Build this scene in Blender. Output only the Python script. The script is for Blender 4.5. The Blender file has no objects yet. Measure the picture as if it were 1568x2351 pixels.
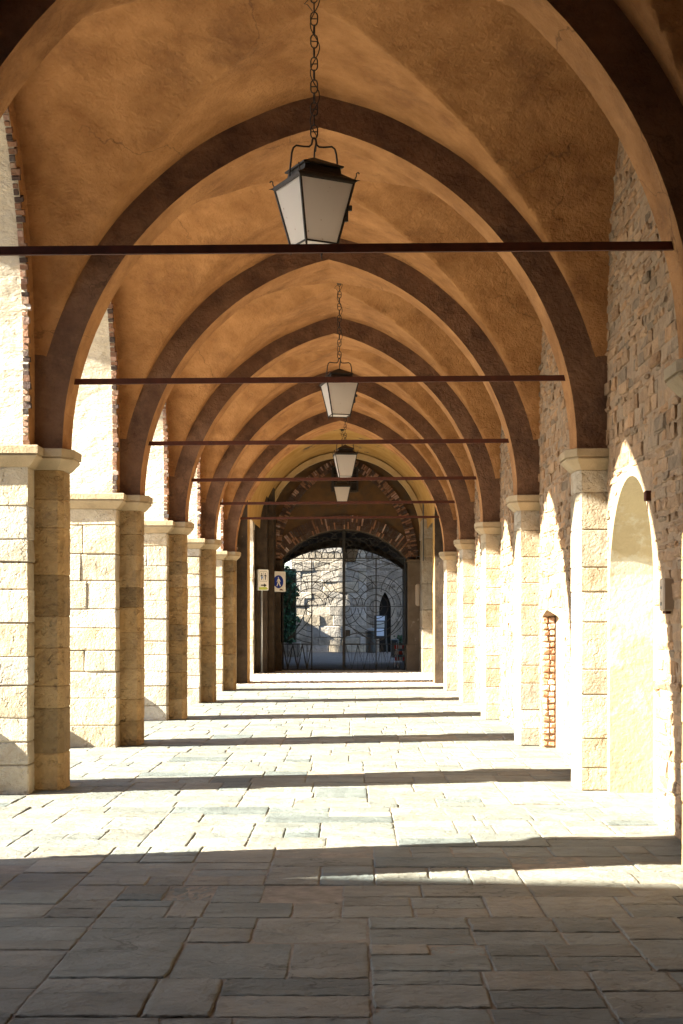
import bpy, math, random
import numpy as np
from mathutils import Vector

rnd = random.Random(7)
rng = np.random.default_rng(7)
R = math.radians
scene = bpy.context.scene

# ------------------------------------------------------------------ camera
CAMH = 1.55
F = 3200.0                      # focal length in pixels of a 1568 x 2351 frame
cam_d = bpy.data.cameras.new("camera")
cam = bpy.data.objects.new("camera", cam_d)
scene.collection.objects.link(cam)
cam.location = (0, 0, CAMH)
cam.rotation_euler = (R(90), 0, 0)
cam_d.sensor_fit = 'VERTICAL'
cam_d.sensor_height = 36.0
cam_d.lens = 36.0 * F / 2351.0
cam_d.shift_x = -28.0 / 2351.0
cam_d.shift_y = 252.5 / 2351.0
cam_d.clip_start = 0.05
cam_d.clip_end = 2000
scene.camera = cam

# ------------------------------------------------------------------ sky and sun
SX, SY, SZ = 1.0, 0.21, -0.583           # direction the sunlight travels
elev = math.atan(-SZ / math.hypot(SX, SY))
world = bpy.data.worlds.new("World")
scene.world = world
world.use_nodes = True
wn = world.node_tree.nodes
bg = wn["Background"]
sky = wn.new("ShaderNodeTexSky")
sky.sky_type = 'NISHITA'
sky.sun_disc = False
sky.sun_elevation = elev
sky.sun_rotation = math.atan2(-SX, -SY) % (2 * math.pi)
world.node_tree.links.new(sky.outputs[0], bg.inputs[0])
bg.inputs[1].default_value = 0.075
sun_d = bpy.data.lights.new("sun", 'SUN')
sun = bpy.data.objects.new("sun", sun_d)
scene.collection.objects.link(sun)
sun_d.energy = 5.0
sun_d.angle = R(0.55)
sun_d.color = (1.0, 0.95, 0.80)
sun.rotation_euler = Vector((SX, SY, SZ)).to_track_quat('-Z', 'Y').to_euler()
sun.location = (-20, -5, 20)

scene.view_settings.view_transform = 'Standard'
scene.view_settings.look = 'None'
scene.view_settings.gamma = 1.0
scene.view_settings.exposure = 3.1
scene.cycles.max_bounces = 12
scene.cycles.diffuse_bounces = 8
scene.cycles.use_denoising = True
scene.cycles.sample_clamp_indirect = 8

# ------------------------------------------------------------------ materials
def mat(name, c1, c2, scale=3.0, rough=0.9, bump=0.3, bscale=40.0, bdist=0.01, tint=False,
        c3=None, s3=0.6, t3=(0.55, 0.7), bump2=0.0, b2scale=6.0, metal=0.0, stretch=None, pits=None, spec=0.3, obj=False, cracks=None):
    m = bpy.data.materials.new(name)
    m.use_nodes = True
    nt = m.node_tree; N = nt.nodes; L = nt.links
    b = N["Principled BSDF"]
    b.inputs["Roughness"].default_value = rough
    b.inputs["Metallic"].default_value = metal
    b.inputs["Specular IOR Level"].default_value = spec
    if obj:
        tc = N.new("ShaderNodeTexCoord"); pos = tc.outputs["Object"]
    else:
        ge = N.new("ShaderNodeNewGeometry"); pos = ge.outputs["Position"]
    if stretch:
        mp = N.new("ShaderNodeMapping"); mp.inputs["Scale"].default_value = stretch
        L.new(pos, mp.inputs["Vector"]); pos = mp.outputs["Vector"]
    n1 = N.new("ShaderNodeTexNoise"); n1.inputs["Scale"].default_value = scale; n1.inputs["Detail"].default_value = 8; n1.inputs["Roughness"].default_value = 0.62
    L.new(pos, n1.inputs["Vector"])
    r1 = N.new("ShaderNodeMapRange"); r1.inputs["From Min"].default_value = 0.34; r1.inputs["From Max"].default_value = 0.66
    L.new(n1.outputs["Fac"], r1.inputs["Value"])
    mx = N.new("ShaderNodeMix"); mx.data_type = 'RGBA'
    mx.inputs["A"].default_value = (*c1, 1); mx.inputs["B"].default_value = (*c2, 1)
    L.new(r1.outputs["Result"], mx.inputs["Factor"])
    col = mx.outputs["Result"]
    if c3:
        n3 = N.new("ShaderNodeTexNoise"); n3.inputs["Scale"].default_value = s3; n3.inputs["Detail"].default_value = 9; n3.inputs["Roughness"].default_value = 0.7
        L.new(pos, n3.inputs["Vector"])
        r3 = N.new("ShaderNodeMapRange"); r3.inputs["From Min"].default_value = t3[0]; r3.inputs["From Max"].default_value = t3[1]
        L.new(n3.outputs["Fac"], r3.inputs["Value"])
        m3 = N.new("ShaderNodeMix"); m3.data_type = 'RGBA'
        L.new(r3.outputs["Result"], m3.inputs["Factor"]); L.new(col, m3.inputs["A"]); m3.inputs["B"].default_value = (*c3, 1)
        col = m3.outputs["Result"]
    if cracks:
        nd = N.new("ShaderNodeTexNoise"); nd.inputs["Scale"].default_value = 2.2; nd.inputs["Detail"].default_value = 6
        L.new(pos, nd.inputs["Vector"])
        vm = N.new("ShaderNodeVectorMath"); vm.operation = 'MULTIPLY_ADD'; vm.inputs[1].default_value = (.7, .7, .7)
        L.new(nd.outputs["Color"], vm.inputs[0]); L.new(pos, vm.inputs[2])
        ve = N.new("ShaderNodeTexVoronoi"); ve.feature = 'DISTANCE_TO_EDGE'; ve.inputs["Scale"].default_value = cracks[0]
        L.new(vm.outputs[0], ve.inputs["Vector"])
        rc = N.new("ShaderNodeMapRange"); rc.inputs["From Min"].default_value = 0; rc.inputs["From Max"].default_value = cracks[1]; rc.inputs["To Min"].default_value = 1; rc.inputs["To Max"].default_value = 0
        L.new(ve.outputs["Distance"], rc.inputs["Value"])
        nm = N.new("ShaderNodeTexNoise"); nm.inputs["Scale"].default_value = .9; L.new(pos, nm.inputs["Vector"])
        rm = N.new("ShaderNodeMapRange"); rm.inputs["From Min"].default_value = .48; rm.inputs["From Max"].default_value = .58; rm.inputs["To Max"].default_value = cracks[2]
        L.new(nm.outputs["Fac"], rm.inputs["Value"])
        mu = N.new("ShaderNodeMath"); mu.operation = 'MULTIPLY'; L.new(rc.outputs["Result"], mu.inputs[0]); L.new(rm.outputs["Result"], mu.inputs[1])
        mc = N.new("ShaderNodeMix"); mc.data_type = 'RGBA'; L.new(mu.outputs[0], mc.inputs["Factor"]); L.new(col, mc.inputs["A"]); mc.inputs["B"].default_value = (.05, .025, .012, 1)
        col = mc.outputs["Result"]
    if tint:
        at = N.new("ShaderNodeAttribute"); at.attribute_name = "tint"
        mm = N.new("ShaderNodeMix"); mm.data_type = 'RGBA'; mm.blend_type = 'MULTIPLY'; mm.inputs["Factor"].default_value = 1
        L.new(col, mm.inputs["A"]); L.new(at.outputs["Color"], mm.inputs["B"]); col = mm.outputs["Result"]
    L.new(col, b.inputs["Base Color"])
    h = None
    nb = N.new("ShaderNodeTexNoise"); nb.inputs["Scale"].default_value = bscale; nb.inputs["Detail"].default_value = 6; nb.inputs["Roughness"].default_value = 0.65
    L.new(pos, nb.inputs["Vector"]); h = nb.outputs["Fac"]
    def add(a, bsock, k):
        mu = N.new("ShaderNodeMath"); mu.operation = 'MULTIPLY_ADD'; mu.inputs[1].default_value = k
        L.new(bsock, mu.inputs[0]); L.new(a, mu.inputs[2]); return mu.outputs[0]
    if bump2:
        n5 = N.new("ShaderNodeTexNoise"); n5.inputs["Scale"].default_value = b2scale; n5.inputs["Detail"].default_value = 4
        L.new(pos, n5.inputs["Vector"]); h = add(h, n5.outputs["Fac"], bump2)
    if pits:
        vo = N.new("ShaderNodeTexNoise"); vo.inputs["Scale"].default_value = pits[0]; vo.inputs["Detail"].default_value = 3
        L.new(pos, vo.inputs["Vector"])
        rr = N.new("ShaderNodeMapRange"); rr.inputs["From Min"].default_value = pits[1]; rr.inputs["From Max"].default_value = pits[1] + .06
        L.new(vo.outputs["Fac"], rr.inputs["Value"]); h = add(h, rr.outputs["Result"], pits[2])
    bu = N.new("ShaderNodeBump"); bu.inputs["Strength"].default_value = bump; bu.inputs["Distance"].default_value = bdist
    L.new(h, bu.inputs["Height"]); L.new(bu.outputs["Normal"], b.inputs["Normal"])
    return m

M = {}
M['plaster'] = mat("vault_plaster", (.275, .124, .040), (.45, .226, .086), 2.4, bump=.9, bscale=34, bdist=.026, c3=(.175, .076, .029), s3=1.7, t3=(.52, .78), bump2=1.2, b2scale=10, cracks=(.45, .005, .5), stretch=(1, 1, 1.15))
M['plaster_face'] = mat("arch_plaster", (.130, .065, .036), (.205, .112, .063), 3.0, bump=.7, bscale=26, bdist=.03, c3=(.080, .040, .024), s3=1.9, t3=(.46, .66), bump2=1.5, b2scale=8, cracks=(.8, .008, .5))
M['plaster_yellow'] = mat("yellow_plaster", (.36, .20, .05), (.46, .29, .10), 2.0, bump=.3, bscale=24, bdist=.02, c3=(.10, .07, .05), s3=1.1, t3=(.60, .66), bump2=1)
M['cream'] = mat("cream_plaster", (.50, .38, .20), (.42, .30, .15), 3.0, bump=.3, bscale=30)
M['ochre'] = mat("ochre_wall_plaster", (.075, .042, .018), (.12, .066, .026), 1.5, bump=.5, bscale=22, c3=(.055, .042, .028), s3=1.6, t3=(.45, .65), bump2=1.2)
M['stucco'] = mat("pale_stucco", (.66, .57, .43), (.52, .45, .34), 2.5, bump=.8, bscale=14, bdist=.05, bump2=2.0, b2scale=3.2, c3=(.48, .43, .37), s3=1.6, t3=(.5, .75), stretch=(1, 1, 1.8))
M['niche'] = mat("niche_plaster", (.37, .32, .225), (.32, .275, .195), 2.5, bump=.5, bscale=16, bdist=.03, bump2=1.0, b2scale=3.2, c3=(.40, .38, .33), s3=1.0, t3=(.55, .6))
M['stone'] = mat("cut_limestone", (.50, .435, .335), (.37, .315, .235), 3.5, bump=.75, bscale=38, bdist=.03, tint=True, pits=(15, .34, .8), c3=(.31, .215, .125), s3=2.2, t3=(.52, .72), bump2=1.4, b2scale=9)
M['pilaster'] = mat("brown_sandstone", (.44, .30, .145), (.31, .205, .098), 4, bump=1.0, bscale=24, bdist=.045, tint=True, c3=(.20, .135, .075), s3=2.4, t3=(.52, .72), bump2=2.0, b2scale=8, pits=(11, .34, .6))
M['cornice'] = mat("cornice_stone", (.41, .315, .20), (.32, .25, .155), 4, bump=.6, bscale=40, bdist=.015, c3=(.24, .18, .11), s3=3, t3=(.55, .75), bump2=1, b2scale=8)
M['rubble'] = mat("rubble_stone", (.40, .275, .17), (.26, .18, .115), 7, bump=1.0, bscale=30, bdist=.035, tint=True, bump2=1.2, b2scale=13)
M['mortar'] = mat("lime_mortar", (.36, .26, .17), (.25, .175, .115), 8, bump=1.0, bscale=26, bdist=.035, bump2=1, b2scale=9)
M['brick'] = mat("old_brick", (.27, .150, .098), (.20, .108, .068), 9, bump=.8, bscale=40, bdist=.015, tint=True, c3=(.33, .26, .20), s3=6, t3=(.52, .66))
M['darkstone'] = mat("dark_spotted_stone", (.032, .023, .016), (.075, .052, .034), 3.5, bump=.6, bscale=26, bdist=.03, c3=(.22, .16, .11), s3=4, t3=(.66, .72))  # very dark brown stone with paler spots
M['greystone'] = mat("grey_brown_stone", (.105, .078, .052), (.17, .128, .09), 2.2, bump=.6, bscale=26, bdist=.02, c3=(.28, .24, .19), s3=2.0, t3=(.60, .64))
M['slab'] = mat("paving_slab", (.78, .78, .76), (1.1, 1.08, 1.04), 2.2, rough=.80, bump=1.0, bscale=34, bdist=.016, tint=True, bump2=3.2, b2scale=4.5, c3=(.72, .69, .64), s3=6, t3=(.50, .70), spec=.25, stretch=(.8, 1.15, 1), cracks=(.9, .008, .45))
M['joint'] = mat("paving_joint", (.15, .13, .10), (.25, .215, .17), 9, bump=.8, bscale=60)
M['cobble'] = mat("river_cobble", (.44, .40, .34), (.30, .27, .23), 12, rough=.7, tint=True, bump=.2)
M['street'] = mat("street_paving", (.42, .37, .31), (.34, .30, .25), 2, bump=.3, bscale=20)
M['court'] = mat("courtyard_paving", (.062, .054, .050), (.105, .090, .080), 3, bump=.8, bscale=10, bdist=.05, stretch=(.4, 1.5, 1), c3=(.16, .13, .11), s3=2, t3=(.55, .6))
M['iron'] = mat("black_wrought_iron", (.012, .012, .012), (.03, .022, .018), 12, rough=.6, bump=.3, bscale=80, bdist=.003, c3=(.12, .05, .025), s3=9, t3=(.62, .72), spec=.4)
M['rust'] = mat("rusty_iron", (.085, .022, .010), (.055, .016, .009), 14, rough=.75, bump=.3, bscale=90, bdist=.003, c3=(.30, .22, .18), s3=22, t3=(.70, .74))
M['gateiron'] = mat("dark_gate_iron", (.016, .016, .015), (.034, .030, .026), 12, rough=.6, bump=.2, bscale=80)
M['steel'] = mat("galvanised_steel", (.55, .58, .60), (.45, .48, .50), 12, rough=.45, bump=.1, metal=.5)
M['signwhite'] = mat("sign_white", (.80, .77, .70), (.76, .73, .66), 9, rough=.5, bump=.05)
M['signedge'] = mat("sign_edge", (.75, .78, .76), (.7, .73, .72), 9, rough=.5, bump=.05)
M['black'] = mat("sign_black", (.02, .02, .02), (.03, .03, .03), 9, rough=.5, bump=.02)
M['blue'] = mat("sign_blue", (.012, .035, .26), (.014, .04, .30), 9, rough=.45, bump=.02)
M['sticker'] = mat("sticker_green", (.50, .58, .10), (.42, .5, .12), 40, rough=.5, bump=.02)
M['stickerblue'] = mat("sticker_blue", (.04, .18, .48), (.05, .2, .5), 9, rough=.5, bump=.02)
M['stickerbrown'] = mat("sticker_brown", (.20, .08, .05), (.05, .04, .04), 60, rough=.5, bump=.02)
M['plastic'] = mat("beige_plastic", (.42, .34, .26), (.40, .32, .24), 4, rough=.5, bump=.05)
M['greyplastic'] = mat("grey_plastic", (.10, .11, .11), (.12, .12, .12), 4, rough=.5, bump=.05)
M['dark'] = mat("dark_cabinet_paint", (.020, .024, .026), (.030, .034, .036), 4, rough=.5, bump=.05)
M['void'] = mat("dark_interior", (.01, .009, .008), (.015, .012, .01), 4, bump=.05)
M['paper'] = mat("poster_paper", (.55, .60, .70), (.50, .56, .66), 14, rough=.6, bump=.02)
M['paper2'] = mat("poster_print", (.30, .34, .38), (.50, .48, .42), 50, rough=.6, bump=.02)
M['red'] = mat("barrier_red", (.42, .03, .02), (.36, .03, .02), 9, rough=.5, bump=.05)
M['barwhite'] = mat("barrier_white", (.65, .66, .66), (.6, .6, .6), 9, rough=.5, bump=.05)
M['ivy'] = mat("ivy_leaf", (.018, .060, .030), (.040, .095, .040), 3, rough=.55, bump=.1, tint=True)
M['soil'] = mat("ivy_stems", (.03, .03, .018), (.05, .045, .03), 8, bump=.3)
M['facade'] = mat("street_facade", (.40, .31, .22), (.34, .27, .19), 1.5, bump=.3, bscale=16)
M['rooftile'] = mat("roof_tile", (.34, .15, .09), (.26, .11, .07), 12, bump=.6, bscale=20, bdist=.03)
M['shutter'] = mat("shutter_green", (.06, .09, .06), (.08, .11, .07), 8, rough=.6, bump=.1)
M['towerstone'] = mat("tower_stone", (.33, .285, .235), (.22, .19, .155), 2.6, bump=1.0, bscale=9, bdist=.08, tint=True, bump2=1.0, b2scale=3)
M['ground'] = mat("far_ground", (.20, .18, .14), (.15, .14, .10), .3, bump=.2)

# frosted lantern glass: half diffuse, half translucent
def glass_mat():
    m = bpy.data.materials.new("frosted_glass"); m.use_nodes = True
    nt = m.node_tree; N = nt.nodes; L = nt.links
    N.remove(N["Principled BSDF"])
    tc = N.new("ShaderNodeTexCoord")
    n = N.new("ShaderNodeTexNoise"); n.inputs["Scale"].default_value = 24; n.inputs["Detail"].default_value = 4
    L.new(tc.outputs["Object"], n.inputs["Vector"])
    r = N.new("ShaderNodeMapRange"); r.inputs["From Min"].default_value = .70; r.inputs["From Max"].default_value = .74
    L.new(n.outputs["Fac"], r.inputs["Value"])
    mx = N.new("ShaderNodeMix"); mx.data_type = 'RGBA'
    mx.inputs["A"].default_value = (.84, .81, .78, 1); mx.inputs["B"].default_value = (.30, .15, .05, 1)
    L.new(r.outputs["Result"], mx.inputs["Factor"])
    d = N.new("ShaderNodeBsdfDiffuse"); t = N.new("ShaderNodeBsdfTranslucent")
    L.new(mx.outputs["Result"], d.inputs["Color"]); L.new(mx.outputs["Result"], t.inputs["Color"])
    ms = N.new("ShaderNodeMixShader"); ms.inputs[0].default_value = .62
    L.new(d.outputs[0], ms.inputs[1]); L.new(t.outputs[0], ms.inputs[2])
    g = N.new("ShaderNodeBsdfGlossy"); g.inputs["Roughness"].default_value = .35
    m2 = N.new("ShaderNodeMixShader"); m2.inputs[0].default_value = .05
    L.new(ms.outputs[0], m2.inputs[1]); L.new(g.outputs[0], m2.inputs[2])
    tr = N.new("ShaderNodeBsdfTransparent"); m3 = N.new("ShaderNodeMixShader"); m3.inputs[0].default_value = .16
    L.new(m2.outputs[0], m3.inputs[1]); L.new(tr.outputs[0], m3.inputs[2])
    L.new(m3.outputs[0], N["Material Output"].inputs["Surface"])
    return m
M['glass'] = glass_mat()

# ------------------------------------------------------------------ mesh builder
class MB:
    def __init__(s):
        s.v = []; s.f = []; s.mi = []; s.t = []; s.n = 0
    def add(s, verts, faces, mi=0, tint=(1, 1, 1)):
        b = s.n
        verts = [tuple(map(float, p)) for p in verts]
        s.v.extend(verts); s.n += len(verts)
        s.f.extend([tuple(b + i for i in f) for f in faces])
        s.mi.extend([mi] * len(faces))
        s.t.extend([tint] * len(verts))
    def poly(s, pts, mi=0, tint=(1, 1, 1)):
        s.add(pts, [tuple(range(len(pts)))], mi, tint)
    def loft(s, rings, cap=True, mi=0, tint=(1, 1, 1), closed=True):
        n = len(rings[0]); vs = [p for r in rings for p in r]; fs = []
        for k in range(len(rings) - 1):
            for i in range(n if closed else n - 1):
                j = (i + 1) % n
                fs.append((k * n + i, k * n + j, (k + 1) * n + j, (k + 1) * n + i))
        if cap:
            fs.append(tuple(range(n - 1, -1, -1))); fs.append(tuple((len(rings) - 1) * n + i for i in range(n)))
        s.add(vs, fs, mi, tint)
    def tube(s, pts, r, n=6, mi=0, closed=False, tint=(1, 1, 1)):
        P = [Vector(p) for p in pts]; rings = []
        m = len(P); up = None
        for i in range(m):
            if closed: d = P[(i + 1) % m] - P[i - 1]
            else: d = P[min(i + 1, m - 1)] - P[max(i - 1, 0)]
            if d.length < 1e-9: d = Vector((0, 0, 1))
            d.normalize()
            if up is None:
                a = Vector((0, 1, 0)) if abs(d.y) < .8 else Vector((1, 0, 0))
                up = (a - d * a.dot(d)).normalized()
            else:
                up = (up - d * up.dot(d))
                up = up.normalized() if up.length > 1e-6 else Vector((1, 0, 0))
            w = d.cross(up)
            rr = r[i] if isinstance(r, (list, tuple)) else r
            rings.append([P[i] + (up * math.cos(2 * math.pi * k / n + math.pi / n) + w * math.sin(2 * math.pi * k / n + math.pi / n)) * rr for k in range(n)])
        if closed: rings.append(rings[0])
        s.loft(rings, cap=not closed, mi=mi, tint=tint)
    def box(s, x0, x1, y0, y1, z0, z1, bev=.004, mi=0, tint=(1, 1, 1), rot=None, jit=0):
        c = np.array([[(x0 + x1) / 2, (y0 + y1) / 2, (z0 + z1) / 2]])
        h = np.array([[abs(x1 - x0) / 2, abs(y1 - y0) / 2, abs(z1 - z0) / 2]])
        s.blocks(c, h, np.array([bev]), np.array([tint]), mi, jit, None if rot is None else np.array([rot]))
    def blocks(s, c, h, bev, tint, mi=0, jit=0.0, rot=None):
        n = len(c)
        h = np.maximum(h, bev[:, None] * 1.05)
        V = TS[None, :, :] * (h[:, None, :] - bev[:, None, None] * (1 - TA[None, :, :]))
        if jit:
            V = V + rng.normal(0, 1, V.shape) * jit
        if rot is not None:
            V = np.einsum('nij,nvj->nvi', rot, V)
        V = V + c[:, None, :]
        base = s.n + 24 * np.arange(n)
        s.v.extend(map(tuple, V.reshape(-1, 3).tolist())); s.n += 24 * n
        for b in base.tolist():
            s.f.extend([tuple(b + i for i in f) for f in TF])
        s.mi.extend([mi] * (len(TF) * n))
        s.t.extend([tuple(t) for t in np.repeat(tint, 24, axis=0).tolist()])
    def build(s, name, mats, parent=None, smooth=False, kind=None):
        me = bpy.data.meshes.new(name)
        me.from_pydata(s.v, [], s.f)
        if not isinstance(mats, (list, tuple)): mats = [mats]
        for m in mats: me.materials.append(m)
        if len(mats) > 1: me.polygons.foreach_set("material_index", s.mi)
        a = me.attributes.new("tint", 'FLOAT_COLOR', 'POINT')
        t = np.ones((len(s.v), 4), dtype=np.float32); t[:, :3] = np.array(s.t, dtype=np.float32).reshape(-1, 3)
        a.data.foreach_set("color", t.ravel())
        if smooth: me.polygons.foreach_set("use_smooth", [True] * len(me.polygons))
        me.validate(); me.update()
        o = bpy.data.objects.new(name, me)
        scene.collection.objects.link(o)
        if parent is not None: o.parent = parent
        if kind: o["kind"] = kind
        return o
# template of a block with chamfered edges
_s = [(a, b, c) for a in (-1, 1) for b in (-1, 1) for c in (-1, 1)]
TS = np.array([s for s in _s for _ in range(3)], dtype=float)
TA = np.zeros((24, 3))
for _i in range(24): TA[_i, _i % 3] = 1
def _id(sg, ax): return _s.index(tuple(sg)) * 3 + ax
TF = []
def _orient(f):
    P = [TS[i] * (1 - .2 * (1 - TA[i])) for i in f]
    nrm = np.cross(P[1] - P[0], P[2] - P[0])
    return f if nrm.dot(sum(P)) > 0 else tuple(reversed(f))
for ax in range(3):
    b, c = [(1, 2), (0, 2), (0, 1)][ax]
    for s_ in (-1, 1):
        q = []
        for (p, r_) in ((-1, -1), (1, -1), (1, 1), (-1, 1)):
            g = [0, 0, 0]; g[ax] = s_; g[b] = p; g[c] = r_; q.append(_id(g, ax))
        TF.append(_orient(tuple(q)))
for ax in range(3):                       # chamfers run along ax
    b, c = [(1, 2), (0, 2), (0, 1)][ax]
    for p in (-1, 1):
        for r_ in (-1, 1):
            g0 = [0, 0, 0]; g0[ax] = -1; g0[b] = p; g0[c] = r_
            g1 = list(g0); g1[ax] = 1
            TF.append(_orient((_id(g0, b), _id(g0, c), _id(g1, c), _id(g1, b))))
for g in _s: TF.append(_orient((_id(g, 0), _id(g, 1), _id(g, 2))))

def tag(o, label=None, cat=None, group=None, kind=None):
    if label: o["label"] = label
    if cat: o["category"] = cat
    if group: o["group"] = group
    if kind: o["kind"] = kind
    return o
def thing(name, label, cat, loc=(0, 0, 0), rz=0, group=None):
    o = bpy.data.objects.new(name, None)
    scene.collection.objects.link(o)
    o.location = loc; o.rotation_euler = (0, 0, rz); o.empty_display_size = .2
    return tag(o, label, cat, group)

def pointed(half, rise, n=28, cu=0.0, v0=0.0):
    """pointed arch polyline, left spring to right spring"""
    if rise <= half * 1.0001:
        return [(cu - half * math.cos(math.pi * i / n), v0 + rise * math.sin(math.pi * i / n)) for i in range(n + 1)]
    e = (rise * rise - half * half) / (2 * half); Rr = half + e
    am = math.atan2(rise, e); h = n // 2
    left = [(cu + e - Rr * math.cos(am * i / h), v0 + Rr * math.sin(am * i / h)) for i in range(h + 1)]
    return left + [(2 * cu - u, v) for (u, v) in reversed(left[:-1])]
def segmental(half, rise, n=24, cu=0.0, v0=0.0):
    Rr = (half * half + rise * rise) / (2 * rise); a = math.asin(half / Rr)
    return [(cu + Rr * math.sin(-a + 2 * a * i / n), v0 + rise - Rr + Rr * math.cos(-a + 2 * a * i / n)) for i in range(n + 1)]

def arch_wall(mb, u0, u1, v0, v1, prof, w0, w1, mp, m_front=0, m_soffit=0, m_back=None, back=True, nsub=1):
    """wall with one opening; prof runs from the left foot to the right foot (feet at v0)"""
    if m_back is None: m_back = m_front
    P = [(prof[0][0], v0)] + list(prof) + [(prof[-1][0], v0)]
    for (w, m_) in ((w0, m_front), (w1, m_back)) if back else ((w0, m_front),):
        mb.poly([mp(u0, v0, w), mp(P[0][0], v0, w), mp(P[0][0], v1, w), mp(u0, v1, w)], m_)
        mb.poly([mp(P[-1][0], v0, w), mp(u1, v0, w), mp(u1, v1, w), mp(P[-1][0], v1, w)], m_)
        for (a, b) in zip(P[:-1], P[1:]):
            if abs(a[0] - b[0]) > 1e-6:
                mb.poly([mp(a[0], a[1], w), mp(b[0], b[1], w), mp(b[0], v1, w), mp(a[0], v1, w)], m_)
    rings = [[mp(u, v, w0 + (w1 - w0) * k / nsub) for (u, v) in P] for k in range(nsub + 1)]
    mb.loft(rings, cap=False, mi=m_soffit, closed=False)
    mb.poly([mp(u0, v0, w0), mp(u0, v0, w1), mp(u0, v1, w1), mp(u0, v1, w0)], m_front)
    mb.poly([mp(u1, v0, w0), mp(u1, v0, w1), mp(u1, v1, w1), mp(u1, v1, w0)], m_front)
    mb.poly([mp(u0, v1, w0), mp(u1, v1, w0), mp(u1, v1, w1), mp(u0, v1, w1)], m_front)

def voussoirs(mb, pts, depth, brick, w0, w1, mp, jit=.004, dark=.5, skip=0.0, two=True):
    """bricks laid radially outwards along a polyline (u,v), between w0 and w1"""
    seg = [(Vector((a[0], a[1])), Vector((b[0], b[1]))) for a, b in zip(pts[:-1], pts[1:])]
    carry = 0
    for a, b in seg:
        L = (b - a).length
        if L < 1e-6: continue
        t = (b - a) / L; nrm = Vector((-t.y, t.x))
        s_ = carry
        while s_ < L:
            if rnd.random() >= skip:
                parts = [(0, depth)] if (not two) else ([(0, depth * .5), (depth * .5, depth)] if rnd.random() < .5 else [(0, depth * .33), (depth * .33, depth)])
                for (d0, d1) in parts:
                    k = rnd.random(); q = rnd.uniform(.75, 1.2)
                    tn = (q * .30, q * .34, q * .42) if k < dark else ((q * .9, q * .85, q * .8) if k < .92 else (q * 1.4, q * 1.6, q * 1.9))
                    dd = .006
                    c0 = a + t * (s_ + .006) + nrm * (d0 + dd); c1 = a + t * (s_ + brick - .006) + nrm * (d0 + dd)
                    c2 = a + t * (s_ + brick - .006) + nrm * (d1 - dd); c3 = a + t * (s_ + .006) + nrm * (d1 - dd)
                    j = rnd.uniform(-jit, jit) * 2
                    q4 = [(c.x + rnd.uniform(-jit, jit), c.y + rnd.uniform(-jit, jit)) for c in (c0, c1, c2, c3)]
                    mb.loft([[mp(u, v, w0 + j) for (u, v) in q4], [mp(u, v, w1) for (u, v) in q4]], mi=0, tint=tn)
            s_ += brick
        carry = s_ - L

# ------------------------------------------------------------------ portico dimensions
XL, XR, XO = -2.93, 2.33, -3.85          # inner face of arcade wall, rubble wall face, outer face of arcade
BAY = 4.66
Y = {k: 12.8 + BAY * (k - 1) for k in range(-3, 6)}    # fronts of the pilasters
PY = dict(Y); PY[0] += .22             # the nearest pair stands deeper on its pillar
SPR = 3.13
AC, AH = -.313, 2.363                     # transverse arch: centre, half span
ARISE = 2.96
VC, VH = (XL + XR) / 2, (XR - XL) / 2

# ---- ground structures
g = MB(); S = 900
g.poly([(-S, -S, -.12), (S, -S, -.12), (S, S, -.12), (-S, S, -.12)])
g.build("ground", M['ground'], kind="structure")
g = MB(); g.box(-30, XO - .03, -12, 52, -.2, -.03, .01)
g.build("street_paving", M['street'], kind="structure")
g = MB(); g.box(-16, 12, 53.5, 90, -.2, .0, .01)
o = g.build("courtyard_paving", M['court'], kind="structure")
g = MB(); g.box(XO - .03, 3.2, -6.2, 53.5, -.2, -.0055, .01)
g.build("paving_bed", M['joint'], kind="structure")

# ---- the slab pavement
def bsp(x0, x1, y0, y1, out, d=0):
    w, h = x1 - x0, y1 - y0
    if (w <= 1.05 and h <= 1.0 and w * h <= .36 and rnd.random() < .5) or (w < .55 and h < .42) or w * h < .10:
        if w > .9 and h < .3 and rnd.random() < .5:
            pass
        else:
            out.append((x0, x1, y0, y1)); return
    along_y = h * rnd.uniform(.75, 1.9) > w
    if along_y and h < .46: along_y = False
    if not along_y and w < .50: along_y = True
    if along_y:
        t = y0 + h * rnd.uniform(.36, .64)
        bsp(x0, x1, y0, t, out, d + 1); bsp(x0, x1, t, y1, out, d + 1)
    else:
        t = x0 + w * rnd.uniform(.34, .66)
        bsp(x0, t, y0, y1, out, d + 1); bsp(t, x1, y0, y1, out, d + 1)
slabs = []
yy = -6.0
while yy < 34.1:
    hh = min(rnd.uniform(1.5, 2.6), 34.2 - yy)
    if 34.2 - yy - hh < .4: hh = 34.2 - yy
    bsp(XO, XR + .05, yy, yy + hh, slabs); yy += hh
mb = MB()
NX, NY = 12, 8
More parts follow.
